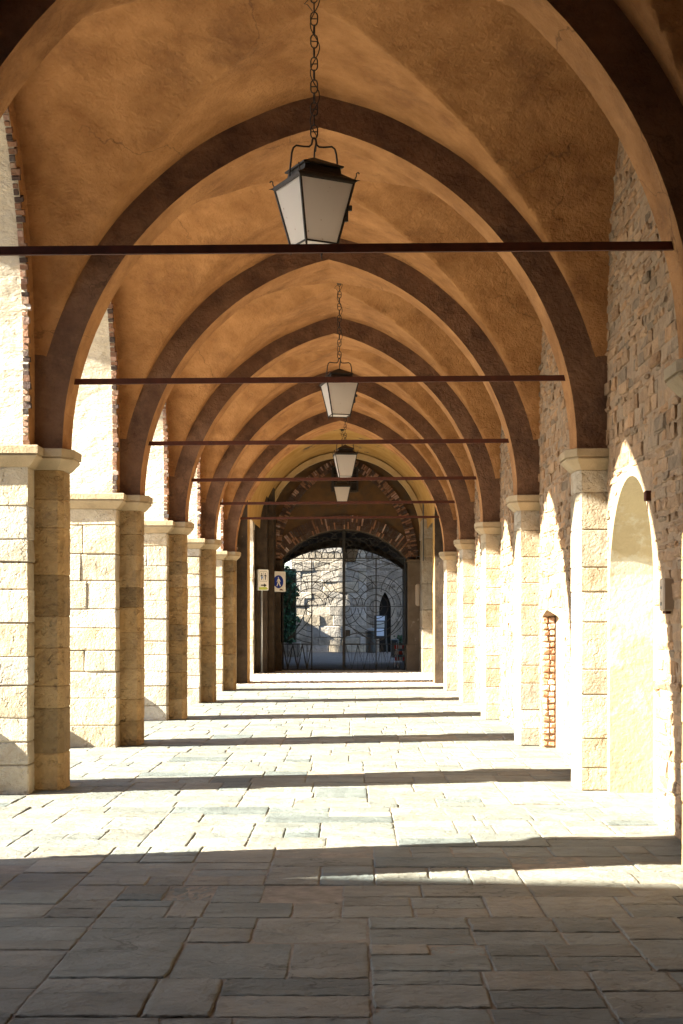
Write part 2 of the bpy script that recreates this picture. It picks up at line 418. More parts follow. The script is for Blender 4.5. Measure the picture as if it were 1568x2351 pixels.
for (x0, x1, y0, y1) in slabs:
    k = rnd.random(); q = rnd.uniform(.82, 1.14)
    if k < .44: tn = (.178, .190, .175)
    elif k < .82: tn = (.198, .198, .174)
    elif k < .93: tn = (.235, .224, .190)
    else: tn = (.130, .150, .148)
    tn = tuple(c * q for c in tn)
    near = y0 < 16
    nx, ny = (NX, NY) if near else (5, 4)
    gp = rnd.uniform(.0004, .002); cr = rnd.choice([0, .08, .22])
    zz = rnd.gauss(0, .0030); tx = rnd.gauss(0, .0022); ty = rnd.gauss(0, .003)
    if y0 > 30: zz *= .5
    rough = rnd.choice([.0003, .0008, .0018])
    er = rnd.choice([.002, .005, .011])
    vs = []; 
    us = [0, .004] + [(i / (nx - 1)) for i in range(1, nx - 1)] + [.996, 1]
    vs_ = [0, .004] + [(i / (ny - 1)) for i in range(1, ny - 1)] + [.996, 1]
    b1, b2 = .003, .010
    us = [x0 + gp, x0 + gp + b1, x0 + gp + b2] + [x0 + .03 + (x1 - x0 - .06) * i / nx for i in range(0, nx + 1)] + [x1 - gp - b2, x1 - gp - b1, x1 - gp]
    vs_ = [y0 + gp, y0 + gp + b1, y0 + gp + b2] + [y0 + .03 + (y1 - y0 - .06) * i / ny for i in range(0, ny + 1)] + [y1 - gp - b2, y1 - gp - b1, y1 - gp]
    cx, cy = (x0 + x1) / 2, (y0 + y1) / 2
    wv = [rnd.gauss(0, er) for _ in range(4)]
    ph = [rnd.uniform(0, 6.28) for _ in range(4)]
    nu, nv = len(us), len(vs_)
    for j, yv in enumerate(vs_):
        for i, xv in enumerate(us):
            rim = i in (0, nu - 1) or j in (0, nv - 1); rim2 = i in (1, nu - 2) or j in (1, nv - 2)
            z = zz + tx * (xv - cx) + ty * (yv - cy) + rnd.gauss(0, rough)
            dx = dy = 0
            if j <= 2: dy = abs(er * .6 * math.sin(ph[0] + xv * 9) + er * .3 * math.sin(ph[1] + xv * 31) + er * .15 * rnd.random())
            if j >= nv - 3: dy = -abs(er * .6 * math.sin(ph[1] + xv * 8) + er * .3 * math.sin(ph[2] + xv * 29) + er * .15 * rnd.random())
            if i <= 2: dx = abs(er * .4 * math.sin(ph[2] + yv * 11) + er * .2 * math.sin(ph[3] + yv * 33))
            if i >= nu - 3: dx = -abs(er * .4 * math.sin(ph[3] + yv * 12) + er * .2 * math.sin(ph[0] + yv * 27))
            if rim: z -= .009
            elif rim2: z -= .0015
            cd = math.hypot(min(xv - x0, x1 - xv), min(yv - y0, y1 - yv))
            if cd < .05: dx += (cx - xv) * .10 * cr; dy += (cy - yv) * .10 * cr; z -= .004 * cr
            vs.append((xv + dx, yv + dy, z))
    fs = [(j * nu + i, j * nu + i + 1, (j + 1) * nu + i + 1, (j + 1) * nu + i) for j in range(nv - 1) for i in range(nu - 1)]
    mb.add(vs, fs, 0, tn)
pav = mb.build("floor", M['slab'], smooth=True, kind="structure")

# ---- cobbles of the last bay
mb = MB(); cs = []; hs = []; tn = []
yy = 34.25
while yy < 44.6:
    xx = XO + .05 + rnd.uniform(0, .05)
    while xx < 2.5:
        w = rnd.uniform(.055, .11)
        cs.append((xx, yy + rnd.uniform(-.012, .012), -.012 + rnd.uniform(-.006, .008))); hs.append((w * .47, .042, .024)); q = rnd.uniform(.7, 1.3); tn.append((q, q * rnd.uniform(.95, 1), q * rnd.uniform(.9, 1)))
        xx += w
    yy += .088
cs = np.array(cs); hs = np.array(hs)
mb.blocks(cs, hs, hs.min(axis=1) * .62, np.array(tn), jit=.003)
mb.build("cobbled_floor", M['cobble'], kind="structure")

# ------------------------------------------------------------------ PORTICO
portico = thing("portico", "long stone portico of pointed vaulted bays with orange plaster vaults on stone pillars", "portico", (0, 8, 0))
def pb(mb, name, mats, smooth=False, parent=None):
    """part of the portico: meshes are in world space, so undo the parent's offset"""
    mb.v = [(a, b - 8, c) for (a, b, c) in mb.v]
    o = mb.build(name, mats, portico if parent is None else parent, smooth)
    return o

def offset_poly(P, d):
    n = len(P); out = []
    area = sum(P[i][0] * P[(i + 1) % n][1] - P[(i + 1) % n][0] * P[i][1] for i in range(n))
    sg = 1 if area > 0 else -1
    for i in range(n):
        a, b, c = Vector(P[i - 1]), Vector(P[i]), Vector(P[(i + 1) % n])
        e1 = (b - a).normalized(); e2 = (c - b).normalized()
        n1 = Vector((e1.y, -e1.x)) * sg; n2 = Vector((e2.y, -e2.x)) * sg
        m = n1 + n2; m = m / max(m.dot(n1), .3)
        out.append((b.x + m.x * d, b.y + m.y * d))
    return out
def ring(P, z): return [(p[0], p[1], z) for p in P]
CH = .075
def pil_poly(k, side, y0=None, y1=None):
    ya = PY[k] if y0 is None else y0; yb = ya + .42 if y1 is None else y1
    if side == 'L':
        x0, x1 = XL - .03, -2.676
        return [(x0, ya), (x1 - CH * .6, ya), (x1, ya + CH), (x1, yb - CH), (x1 - CH * .6, yb), (x0, yb)]
    x0, x1 = XR + .03, 2.05
    return [(x0, ya), (x0, yb), (x1 + CH * .6, yb), (x1, yb - CH), (x1, ya + CH), (x1 + CH * .6, ya)]
CORN = [(2.945, -.004), (2.955, .015), (2.975, .035), (3.035, .092), (3.045, .095), (3.046, .084), (3.060, .084), (3.061, .104), (3.128, .106), (3.134, .10)]
def stone_tint(lo=.72, hi=1.2):
    q = rnd.uniform(lo, hi); w = rnd.uniform(-.08, .10)
    return (q * (1 + w * .5), q, q * (1 - w))
def pilaster(k, side):
    P = pil_poly(k, side); mb = MB(); z = 0
    while z < 2.93:
        h = rnd.uniform(.20, .46)
        if 2.95 - z - h < .15: h = 2.95 - z
        q = stone_tint(.62, 1.15); o_ = rnd.uniform(-.004, .004)
        mb.loft([ring(offset_poly(P, o_ - .010), z), ring(offset_poly(P, o_), z + .012), ring(offset_poly(P, o_ + rnd.uniform(-.003, .003)), z + h - .010), ring(offset_poly(P, o_ - .010), z + h)], tint=q)
        z += h
    return mb

for k in range(-2, 6):
    ya, yb = Y[k] - .24, Y[k] + .68
    # pillar of cut stone blocks
    mb = MB(); z = -.02
    cs = []; hs = []; tn = []; bv = []
    mb.box(XO + .02, XL - .02, ya + .02, yb - .02, -.05, 2.94, .01, tint=(.75, .72, .68))
    row = 0
    while z < 2.93:
        h = rnd.uniform(.19, .36)
        if 2.95 - z - h < .14: h = 2.95 - z
        cut = [XO] + ([rnd.uniform(-3.6, -3.2)] if rnd.random() < .8 else []) + [XL]
        for a, b in zip(cut[:-1], cut[1:]):
            e = rnd.uniform(-.006, .007)
            cs.append(((a + b) / 2, (ya + yb) / 2, z + h / 2)); hs.append(((b - a) / 2 - .003, (yb - ya) / 2 + e, h / 2 - .003)); tn.append(stone_tint(.85, 1.25)); bv.append(rnd.uniform(.006, .014))
        z += h
    mb.blocks(np.array(cs), np.array(hs), np.array(bv), np.array(tn), jit=.003)
    pil = pb(mb, "pillar", M['stone'])
    o = pb(pilaster(k, 'L'), "pilaster", M['pilaster'])
    # moulded cornice that wraps pillar and pilaster
    T = pil_poly(k, 'L')
    P = [(XO, ya), (XL, ya)] + [(XL, PY[k])] + T[1:5] + [(XL, PY[k] + .42), (XL, yb), (XO, yb)]
    mb = MB(); mb.loft([ring(offset_poly(P, d), z) for (z, d) in CORN])
    pb(mb, "cornice", M['cornice'])
    # right pilaster
    pb(pilaster(k, 'R'), "pilaster", M['pilaster'] if k < 1 else M['stone'])
    P = pil_poly(k, 'R')
    mb = MB(); mb.loft([ring(offset_poly(P, d), z) for (z, d) in CORN])
    pb(mb, "cornice", M['cornice'])
    # transverse arch
    mb = MB()
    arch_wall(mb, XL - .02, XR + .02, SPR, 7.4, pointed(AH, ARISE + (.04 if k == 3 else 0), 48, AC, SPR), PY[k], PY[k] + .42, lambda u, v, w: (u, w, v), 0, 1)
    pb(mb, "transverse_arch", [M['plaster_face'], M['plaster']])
    # iron tie rod
    rz = {0: 3.845, 1: 3.81, 2: 3.83, 3: 3.84, 4: 3.86, 5: 3.92}.get(k, 3.8)
    mb = MB()
    yr = PY[k] + .21
    n = 8
    rr = [[(XL + .05 + (XR - XL - .1) * i / n, yr + a, rz - .02 + .04 * i / n + b) for (a, b) in ((-.012, -.026), (.012, -.026), (.012, .026), (-.012, .026))] for i in range(n + 1)]
    mb.loft(rr)
    pb(mb, "tie_rod", M['rust'])

# vault webs
def vault(ya, yb, apexw=6.86, dark=False, drop=.42):
    hy = (yb - ya) / 2; yc = (ya + yb) / 2
    RA = pointed
    e = ((3.26) ** 2 - VH ** 2) / (2 * VH); Ra = VH + e
    rise = 1.42 * hy; eb = (rise * rise - hy * hy) / (2 * hy); Rb = hy + eb; sb = apexw - rise
    nx, ny = 132, 110
    ph = rng.uniform(0, 6.28, 6)
    vs = []
    for j in range(ny + 1):
        y = ya + (yb - ya) * j / ny; s_ = abs(y - yc)
        B = sb + math.sqrt(max(Rb * Rb - (s_ + eb) ** 2, 0))
        for i in range(nx + 1):
            t = -math.cos(math.pi * i / nx) * .35 + (2 * i / nx - 1) * .65
            x = VC + VH * t
            A = SPR + math.sqrt(max(Ra * Ra - (abs(x - VC) + e) ** 2, 0))
            fr = max(0, min(1, (B - SPR) / (apexw - SPR)))
            Bp = B - drop * (1 - t * t) * fr
            d = A - Bp
            z = max(A, Bp) - .016 * math.exp(-(d / .035) ** 2)
            z += .010 * math.sin(2.1 * x + 1.3 * y + ph[0]) + .008 * math.sin(3.7 * y - 1.9 * x + ph[1]) + .004 * math.sin(7.7 * x + 6.1 * y + ph[2])
            vs.append((x, y, z))
    W = nx + 1
    fs = [(j * W + i, (j + 1) * W + i, (j + 1) * W + i + 1, j * W + i + 1) for j in range(ny) for i in range(nx)]
    mb = MB(); mb.add(vs, fs)
    return mb
for k in range(-2, 5):
    pb(vault(PY[k] + .42, PY[k + 1]), "vault", M['plaster'], smooth=True)
pb(vault(Y[5] + .42, 34.9, apexw=6.80, drop=.38), "vault", M['plaster'], smooth=True)

# arcade wall above the cornices, with brick arch rings
mapL = lambda u, v, w: (w, u, v)
mb = MB(); mb.box(XO + .1, XL - .1, -6, 5.0, -.1, 7.35, .01); pb(mb, 'shade_infill', M['plaster_face'])  # unseen wall added across the near openings to darken the nearest bays
bays = [(Y[k], Y[k + 1]) for k in range(-2, 5)] + [(Y[5], 35.14)]
for i, (a, b) in enumerate(bays):
    o0, o1 = a + .68, b - .24
    half = (o1 - o0) / 2; cu = (o0 + o1) / 2
    rise = 2.77 * half / 1.88
    prof = pointed(half, rise, 40, cu, 6.70 - rise)
    mb = MB()
    arch_wall(mb, a + .22, b + .22, SPR, 7.4, prof, XL, XO, mapL, 0, 1, 1, nsub=1)
    pb(mb, "arcade_wall", [M['plaster'], M['stucco']])
    mb = MB()
    full = [(o0, SPR + .01)] + prof + [(o1, SPR + .01)]
    voussoirs(mb, [(u + (.016 if u < cu else -.016) * (1 if v < 6.3 else .3), v - .02) for (u, v) in full], .070, .058, XL + .010, XL - .05, mapL, jit=.009, dark=.25, two=False)
    pb(mb, "brick_ring", M['brick'])
# roof slab and closing wall behind the photographer
mb = MB(); mb.box(XO - .5, 3.6, -6.4, 54, 7.42, 7.7, .02)
pb(mb, "roof", M['rooftile'])
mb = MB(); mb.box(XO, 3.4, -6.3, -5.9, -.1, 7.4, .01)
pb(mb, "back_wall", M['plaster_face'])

# ------------------------------------------------------------------ RUBBLE WALL on the right
rwall = thing("stone_wall", "tall brown rubble stone wall with arched niche along the right of the portico", "wall", (XR + .3, 15, 0))
def rb(mb, name, mats, smooth=False):
    mb.v = [(a - XR - .3, b - 15, c) for (a, b, c) in mb.v]
    return mb.build(name, mats, rwall, smooth)
mapR = mapL
mb = MB()
N1 = (10.84, 12.68); N2 = (15.45, 17.22)
nic = pointed(.92, .92, 24, 11.76, 1.86)
arch_wall(mb, 8.2, 13.0, -.1, 7.4, nic, XR, XR + .75, mapR, 0, 1, 0)
mb.box(XR + .001, XR + .75, -6, 8.2, -.1, 7.4, .002)
arch_wall(mb, 13.0, 18.2, -.1, 7.4, [(N2[0], 1.5), (N2[0] + .5, 1.62), (N2[1] - .4, 1.70), (N2[1], 1.62)], XR, XR + .16, mapR, 0, 0, 0)
mb.box(XR + .165, XR + .75, 13.0, 18.2, -.1, 7.4, .002)
mb.box(XR + .001, XR + .75, 18.2, 36, -.1, 7.4, .002)
mb.box(XR + .76, XR + .9, -6, 36, -.1, 7.4, .002)
rb(mb, "wall_core", [M['mortar'], M['niche']])
mb = MB(); mb.poly([(XR + .62, 10.7, -.05), (XR + .62, 12.8, -.05), (XR + .62, 12.8, 2.9), (XR + .62, 10.7, 2.9)])
rb(mb, "niche_back", M['niche'])
# brick jamb of the shallow recess
mb = MB(); z = .02
while z < 1.60:
    x = XR + .002
    off = rnd.choice([0, .05])
    for (a, b) in ((0, .07 + off * .4), (.07 + off * .4, .157)):
        q = rnd.uniform(.8, 1.5)
        mb.box(XR + a + .003 + rnd.uniform(0, .006), XR + b - .002 - rnd.uniform(0, .008), N2[1] - .02 - rnd.uniform(0, .015), N2[1] + .02, z, z + .058 + rnd.uniform(-.004, .006), .010, tint=(q * 1.5, q * 1.45, q * 1.35) if rnd.random() < .5 else (2.4, 2.7, 2.9), jit=.004)
    z += .076
rb(mb, "brick_jamb", M['brick'])
# individually laid stones
cs = []; hs = []; tn = []; bv = []
z = 0.0
def in_niche(y, z, w, h):
    for (dy, dz) in ((-w, -h), (w, -h), (-w, h), (w, h), (0, 0)):
        yy_, zz_ = y + dy * 1.1, z + dz * 1.1
        if N1[0] < yy_ < N1[1]:
            t = abs(yy_ - 11.76)
            if zz_ < 1.86 + math.sqrt(max(.92 ** 2 - t * t, 0)) + .02: return True
        if N2[0] < yy_ < N2[1] + .0 and zz_ < 1.66: return True
    return False
while z < 6.9:
    h = rnd.choice([rnd.uniform(.035, .07), rnd.uniform(.05, .13)])
    y = 2.0 + rnd.uniform(0, .1)
    while y < 34.9:
        w = rnd.uniform(.07, .30) * (1 if rnd.random() < .8 else 1.3)
        if y < 7: w *= 2.5
        yc, zc = y + w / 2, z + h / 2 + rnd.uniform(-.012, .012)
        if not in_niche(yc, zc, w / 2, h / 2):
            pr = max(-.012, rnd.gauss(.006, .008))
            cs.append((XR + .02, yc, zc)); hs.append((.02 + pr, w / 2 - rnd.uniform(-.004, .008), h / 2 * rnd.uniform(.86, 1.06)))
            q = rnd.uniform(.74, 1.22); k_ = rnd.random()
            tn.append((q, q * .95, q * .9) if k_ < .6 else ((q * 1.06, q * .92, q * .78) if k_ < .8 else (q * .82, q * .88, q * .95)))
            bv.append(rnd.uniform(.008, .018))
        y += w
    z += h
mb = MB(); mb.blocks(np.array(cs), np.array(hs), np.array(bv), np.array(tn), jit=.0055)
rb(mb, "stone_facing", M['rubble'])

# ------------------------------------------------------------------ GATEHOUSE at the far end
gh = thing("gatehouse", "dark stained gatehouse with pointed brick arch and low arched gateway at portico's far end", "gatehouse", (0, 35, 0))
def gb(mb, name, mats, smooth=False, parent=None):
    mb.v = [(a, b - 35, c) for (a, b, c) in mb.v]
    return mb.build(name, mats, gh if parent is None else parent, smooth)
mapF = lambda u, v, w: (u, w, v)
mb = MB()   # dark pier arch that closes the portico
cu6, h6 = (-2.66 + 2.03) / 2, (2.66 + 2.03) / 2
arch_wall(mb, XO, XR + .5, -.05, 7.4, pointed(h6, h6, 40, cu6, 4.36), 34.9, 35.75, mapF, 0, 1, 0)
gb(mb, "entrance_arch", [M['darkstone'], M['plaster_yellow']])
mb = MB(); mb.box(XO, XL, 34.62, 34.895, -.05, 5.2, .01); gb(mb, 'corner_pier', M['stone'])
mb = MB()
prof = pointed(h6 + .0, h6, 40, cu6, 4.36)
pin = [(prof[0][0], .0)] + prof + [(prof[-1][0], 0.0)]
def offs(P, d):
    out = []
    for i, p in enumerate(P):
        a = Vector(P[max(i - 1, 0)]); b = Vector(P[min(i + 1, len(P) - 1)]); t = (b - a).normalized()
        out.append((p[0] - t.y * d, p[1] + t.x * d))
    return out
# yellow barrel vault over the last bay
mb = MB(); hb = 2.52; cb = -.30
pr = [(cb - hb * math.cos(math.pi * i / 40), 4.36 + hb * math.sin(math.pi * i / 40)) for i in range(41)]
mb.loft([[(u, 35.7 + (43.95 - 35.7) * j / 12, v + .012 * math.sin(j * 1.7 + i)) for i, (u, v) in enumerate(pr)] for j in range(13)], cap=False, closed=False)
gb(mb, "barrel_vault", M['plaster_yellow'], smooth=True)
mb = MB()
q1 = [(cb - 2.50 * math.cos(math.pi * i / 40), 4.34 + 2.50 * math.sin(math.pi * i / 40)) for i in range(41)]
q2 = [(cb - 2.36 * math.cos(math.pi * i / 40), 4.30 + 2.38 * math.sin(math.pi * i / 40)) for i in range(41)]
for yy0, yy1 in ((43.35, 43.6),):
    mb.loft([[(u, yy0, v) for u, v in q1], [(u, yy0, v) for u, v in q2], [(u, yy1, v) for u, v in q2], [(u, yy1, v) for u, v in q1]], cap=False, closed=False)
gb(mb, "arch_rim", M['cream'])
# side walls of the last bay: left pierced by a tall opening, right solid
mb = MB()
arch_wall(mb, 35.7, 44.6, -.05, 7.4, pointed(2.75, 2.0, 30, 38.55, 3.7), -2.97, XO, mapL, 0, 1, 0)
gb(mb, "street_arch", [M['greystone'], M['stone']])
cs = []; hs = []; tn = []; z = 0
while z < 5.0:
    h = rnd.uniform(.16, .42); e = rnd.uniform(-.01, .012)
    cs.append(((-2.985 - 3.85) / 2, 41.6, z + h / 2)); hs.append(((3.85 - 2.985) / 2 + rnd.uniform(-.015, .02), .30 + e, h / 2 - .004)); tn.append(stone_tint(1.0, 1.3)); z += h
mb = MB(); mb.blocks(np.array(cs), np.array(hs), np.full(len(cs), .016), np.array(tn), jit=.006)
gb(mb, "street_pier", M['stone'])
mb = MB(); mb.box(XR + .12, XR + .7, 35.7, 44.6, -.05, 7.4, .005)
gb(mb, "side_wall", M['greystone'])
# clustered piers left and right of the gateway wall
mb = MB()
mb.box(-2.96, -2.62, 42.0, 43.95, -.05, 7.2, .02)
mb.box(-2.62, -2.45, 42.6, 43.95, -.05, 6.9, .02)
gb(mb, "left_pier", M['darkstone'])
mb = MB(); z = 0
cs = []; hs = []; tn = []
while z < 4.6:
    h = rnd.uniform(.4, .9); cs.append((2.235, 42.9, z + h / 2)); hs.append((.165 + rnd.uniform(-.01, .006), .75, h / 2 - .003)); tn.append(stone_tint(.8, 1.1)); z += h
mb.blocks(np.array(cs), np.array(hs), np.full(len(cs), .012), np.array(tn), jit=.005)
gb(mb, "right_pier", M['stone'])
mb = MB(); mb.tube([(2.10, 42.08, 3.4), (2.10, 42.08, 5.4)], .022, 8); gb(mb, "drain_pipe", M['greyplastic'])
mb = MB(); mb.tube([(1.92, 43.86, 3.25), (1.98, 43.84, 3.6), (2.12, 43.84, 3.62)], .02, 8)
gb(mb, "drain_pipe", M['greyplastic'])
# gateway wall with segmental opening
GC, GHf = -.30, 1.99
mb = MB()
seg = segmental(GHf, .96, 36, GC, 3.51)
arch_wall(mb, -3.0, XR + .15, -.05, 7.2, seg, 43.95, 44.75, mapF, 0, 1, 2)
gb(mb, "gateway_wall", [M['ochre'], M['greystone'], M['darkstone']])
# rendered stone piers of the gateway, standing a little proud
mb = MB(); mb.box(-2.48, GC - GHf - .0, 43.80, 44.8, -.05, 3.46, .015); mb.box(-2.48, GC - GHf + .06, 43.74, 44.78, 3.05, 3.50, .02)
mb.box(-2.52, GC - GHf + .02, 43.76, 44.79, -.05, .9, .02)
gb(mb, "gate_jamb", M['darkstone'])
mb = MB(); mb.box(GC + GHf, 2.32, 43.80, 44.8, -.05, 3.44, .015); mb.box(GC + GHf - .03, 2.30, 43.76, 44.79, -.05, .85, .02); mb.box(GC + GHf - .03, 2.32, 43.74, 44.79, 3.44, 3.52, .01)
mb.box(GC + GHf + .25, GC + GHf + .42, 43.785, 43.81, 2.05, 2.75, .05, mi=1)
gb(mb, "gate_jamb", [M['greystone'], M['plastic']])
mb = MB()
voussoirs(mb, seg, .46, .058, 43.90, 44.0, mapF, jit=.006, dark=.72)
gb(mb, "brick_arch", M['brick'])
mb = MB()
big = pointed(2.02, 2.92, 60, GC, 3.55)
voussoirs(mb, big, .31, .062, 43.88, 44.0, mapF, jit=.006, dark=.5)
gb(mb, "pointed_brick_arch", M['brick'])
# small grated window
mb = MB(); mb.box(-.66, .11, 43.80, 43.96, 5.68, 6.42, .01)
wn_ = gb(mb, "window", M['void'])
mb = MB()
for x in (-.655, -.46, -.275, -.09, .105): mb.box(x - .012, x + .012, 43.775, 43.795, 5.68, 6.42, .002)
for z in (5.69, 5.93, 6.17, 6.41): mb.box(-.66, .11, 43.76, 43.774, z - .012, z + .012, .002)
mb.box(-.70, -.63, 43.74, 43.80, 5.64, 6.46, .004); mb.box(.09, .15, 43.74, 43.80, 5.64, 6.46, .004); mb.box(-.63, .09, 43.745, 43.80, 5.62, 5.68, .004)
o = mb.build("grate", M['iron'], wn_); o.location = (0, -35, 0)
# passage through the gatehouse
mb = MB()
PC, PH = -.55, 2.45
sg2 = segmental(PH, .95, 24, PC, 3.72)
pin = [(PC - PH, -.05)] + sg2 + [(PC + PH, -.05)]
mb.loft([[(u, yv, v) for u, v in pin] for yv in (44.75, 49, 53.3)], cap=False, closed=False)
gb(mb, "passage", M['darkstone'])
mb = MB()
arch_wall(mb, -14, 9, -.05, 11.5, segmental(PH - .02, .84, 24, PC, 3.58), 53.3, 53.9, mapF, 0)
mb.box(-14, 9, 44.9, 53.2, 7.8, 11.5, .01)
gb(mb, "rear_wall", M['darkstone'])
mb = MB()
mb.box(-14, -3.9, 44.6, 53.2, -.05, 7.8, .01); gb(mb, "side_block", M['facade'])
mb = MB(); mb.box(2.6, 9, 44.6, 53.2, -.05, 7.8, .01)
gb(mb, "side_block", M['facade'])
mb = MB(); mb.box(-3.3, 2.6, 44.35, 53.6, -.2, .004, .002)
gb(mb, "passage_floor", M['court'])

# ------------------------------------------------------------------ WROUGHT IRON GATE
GX, GY = -.31, 44.2
gate = thing("iron_gate", "wrought iron double gate with fan scrollwork under the low brick arch", "gate", (GX, GY, 0))
def arc(cx, cz, r, a0, a1, n=None):
    n = n or max(4, int(abs(a1 - a0) / 12))
    return [(cx + r * math.cos(R(a0 + (a1 - a0) * i / n)), 0, cz + r * math.sin(R(a0 + (a1 - a0) * i / n))) for i in range(n + 1)]
def gate_top(x):
    Rr = (GHf ** 2 + .96 ** 2) / (2 * .96)
    return 3.51 + .96 - Rr + math.sqrt(max(Rr * Rr - x * x, 0)) - .02
def clip(mb, pts, ok, r):
    cur = []
    for p in pts + [None]:
        if p is not None and ok(p): cur.append(p)
        else:
            if len(cur) > 1: mb.tube(cur, r, 4)
            cur = []
mb = MB()
mb.box(-.045, .045, -.04, .04, .02, gate_top(0), .006)
gp_ = mb.build("centre_post", M['gateiron'], gate)
mb = MB()
for (z, t) in ((3.57, .032), (3.39, .014), (3.23, .016)): mb.box(-GHf + .04, GHf - .04, -.015, .015, z - t / 2, z + t / 2, .002)
mb.build("rail", M['gateiron'], gate)
TH = .019
# fanlight
mb = MB()
for c in (-1.62, -1.03, -.42, .18, .78, 1.38):
    for r in (.22, .42, .62):
        clip(mb, arc(c + .12, 3.58, r, 0, 180, 24), lambda p: p[2] < gate_top(p[0]) and abs(p[0]) < GHf - .05, TH * .8)
for c in (-1.35, -.72, -.12, .48, 1.08):
    for r in (.30, .50): clip(mb, arc(c + .12, 3.92, r, 10, 170, 18), lambda p: p[2] < gate_top(p[0]), TH * .8)
mb.build("fanlight", M['gateiron'], gate)
for sd in (-1, 1):
    fr = MB()
    VX = 1.02 * sd
    fr.box(VX - .018, VX + .018, -.016, .016, .05, 3.57, .003)
    fr.box(sd * 1.93 - .02, sd * 1.93 + .02, -.016, .016, .05, 3.5, .003)
    x0, x1 = sorted((.04 * sd, 1.93 * sd))
    fr.box(x0, x1, -.013, .013, 2.03, 2.05, .002)
    xa, xb = sorted((VX, 1.93 * sd)) if sd < 0 else sorted((.04, 1.93))
    fr.box(xa, xb, -.013, .013, .835, .865, .003)
    fr.box(x0, x1, -.013, .013, .03, .055, .003)
    leaf = fr.build("leaf_frame", M['gateiron'], gate)
    mb = MB()
    # crossed bars between the upper rails
    for (a, b) in ((.05, 1.02), (1.02, 1.93)):
        xs = [sd * a, sd * b]
        mb.tube([(xs[0], 0, 3.56), (xs[1], 0, 3.23)], TH * .7, 4); mb.tube([(xs[0], 0, 3.23), (xs[1], 0, 3.56)], TH * .7, 4)
    # scale pattern of concentric arcs above the middle rail
    okc = lambda p: 0.03 < p[0] * sd < 1.93 and 2.04 < p[2] < 3.23
    lens = lambda p: okc(p) and math.hypot(p[0] - VX, p[2] - 2.04) > .62
    lensv = lambda p: okc(p) and math.hypot(p[0], p[2] - 2.04) > .60
    for r in (.23, .42, .60): clip(mb, arc(0, 2.04, r, 0, 180, 40), okc, TH * .8)
    for r in (.19, .38, .58): clip(mb, arc(VX, 2.04, r, 0, 180, 40), okc, TH * .8)
    for r in (.97, 1.19): clip(mb, arc(0, 2.04, r, 0, 180, 60), lambda p: okc(p) and math.hypot(p[0] - VX, p[2] - 2.04) > (.58 if r < 1 else .64), TH * .8)
    for r in (.78, .98): clip(mb, arc(VX, 2.04, r, 0, 180, 60), lambda p: okc(p) and math.hypot(p[0], p[2] - 2.04) > (.97 if r < .9 else 1.19), TH * .8)
    for (a, r0, r1) in ((62, .60, .97), (48, .60, .97), (34, .42, .97), (52, .97, 1.19), (72, .97, 1.19), (40, .97, 1.19)):
        mb.tube([(sd * r0 * math.cos(R(a)), 0, 2.04 + r0 * math.sin(R(a))), (sd * r1 * math.cos(R(a)), 0, 2.04 + r1 * math.sin(R(a)))], TH * .7, 4)
    for (a, r0, r1) in ((130, .58, .78), (100, .58, .98), (60, .58, .98), (150, .38, .58), (30, .38, .98)):
        mb.tube([(VX + r0 * math.cos(R(a)), 0, 2.04 + r0 * math.sin(R(a))), (VX + r1 * math.cos(R(a)), 0, 2.04 + r1 * math.sin(R(a)))], TH * .6, 4)
    for r in (.25, .5, .75): clip(mb, arc(sd * 1.93, 2.5, r, 0, 180, 24), lambda p: okc(p) and abs(p[0]) > 1.05, TH * .7)
    # lower scrolls
    low = lambda p: .03 < p[0] * sd < 1.93 and .86 < p[2] < 2.04
    if sd > 0:
        for r in (.19, .38, .58, .80, 1.02):
            clip(mb, arc(VX, 2.04, r, 180, 360, 40), low, TH * .8)
            if r < .8: clip(mb, arc(0, 2.04, r, 270, 360, 20), low, TH * .8)
        clip(mb, [(.04 + .9 * t, 0, 1.45 - .58 * t ** 1.3) for t in [i / 12 for i in range(13)]], low, TH)
        clip(mb, [(.04 + 1.0 * t, 0, 1.08 + .5 * t * (1 - t)) for t in [i / 12 for i in range(13)]], low, TH)
        clip(mb, [(1.02 + .9 * t, 0, .95 + .9 * t * t) for t in [i / 12 for i in range(13)]], low, TH)
        mb.box(.05, .20, -.03, .03, 1.10, 1.30, .01)
    else:
        mb.tube(arc(VX, 2.04, .19, 180, 270, 8), TH, 4)
        cur = [(-1.21, 2.04), (-1.22, 1.92), (-1.30, 1.70), (-1.40, 1.50), (-1.58, 1.20), (-1.80, .98)]
        cu2 = [(-1.02, 1.82), (-1.08, 1.66), (-1.16, 1.52), (-1.33, 1.34), (-1.55, 1.12), (-1.78, .98)]
        mb.tube([(x, 0, z) for x, z in cur], TH, 4); mb.tube([(x, 0, z) for x, z in cu2], TH, 4)
        for (a, b) in (((-1.18, 1.50), (-1.03, 1.46)), ((-1.33, 1.34), (-1.03, 1.24)), ((-1.46, 1.20), (-1.03, 1.06)), ((-1.60, 1.05), (-1.03, .88))):
            mb.tube([(a[0], 0, a[1]), ((a[0] + b[0]) / 2, 0, (a[1] + b[1]) / 2 - .02), (b[0], 0, b[1])], TH * .8, 4)
    mb.build("scrollwork", M['gateiron'], leaf)
    # fan pickets at the foot
    mb = MB()
    xs = [1.93, 1.78, 1.62, 1.46, 1.32, 1.17, 1.03] if sd < 0 else [1.93, 1.75, 1.57, 1.39, 1.20, 1.02, .82, .63, .44, .25, .06]
    r0 = .026 if sd < 0 else .012
    for i, (a, b) in enumerate(zip(xs[:-1], xs[1:])):
        za, zb = (.83, .05) if i % 2 == 0 else (.05, .83)
        mb.tube([(sd * a, 0, za), (sd * b, 0, zb)], r0 * (.8 if i % 2 else 1), 4)
    for i, a in enumerate(xs):
        if i % 2 == 1 or sd > 0: mb.tube([(sd * a, 0, .05), (sd * a, 0, .83)], r0 * .6, 4)
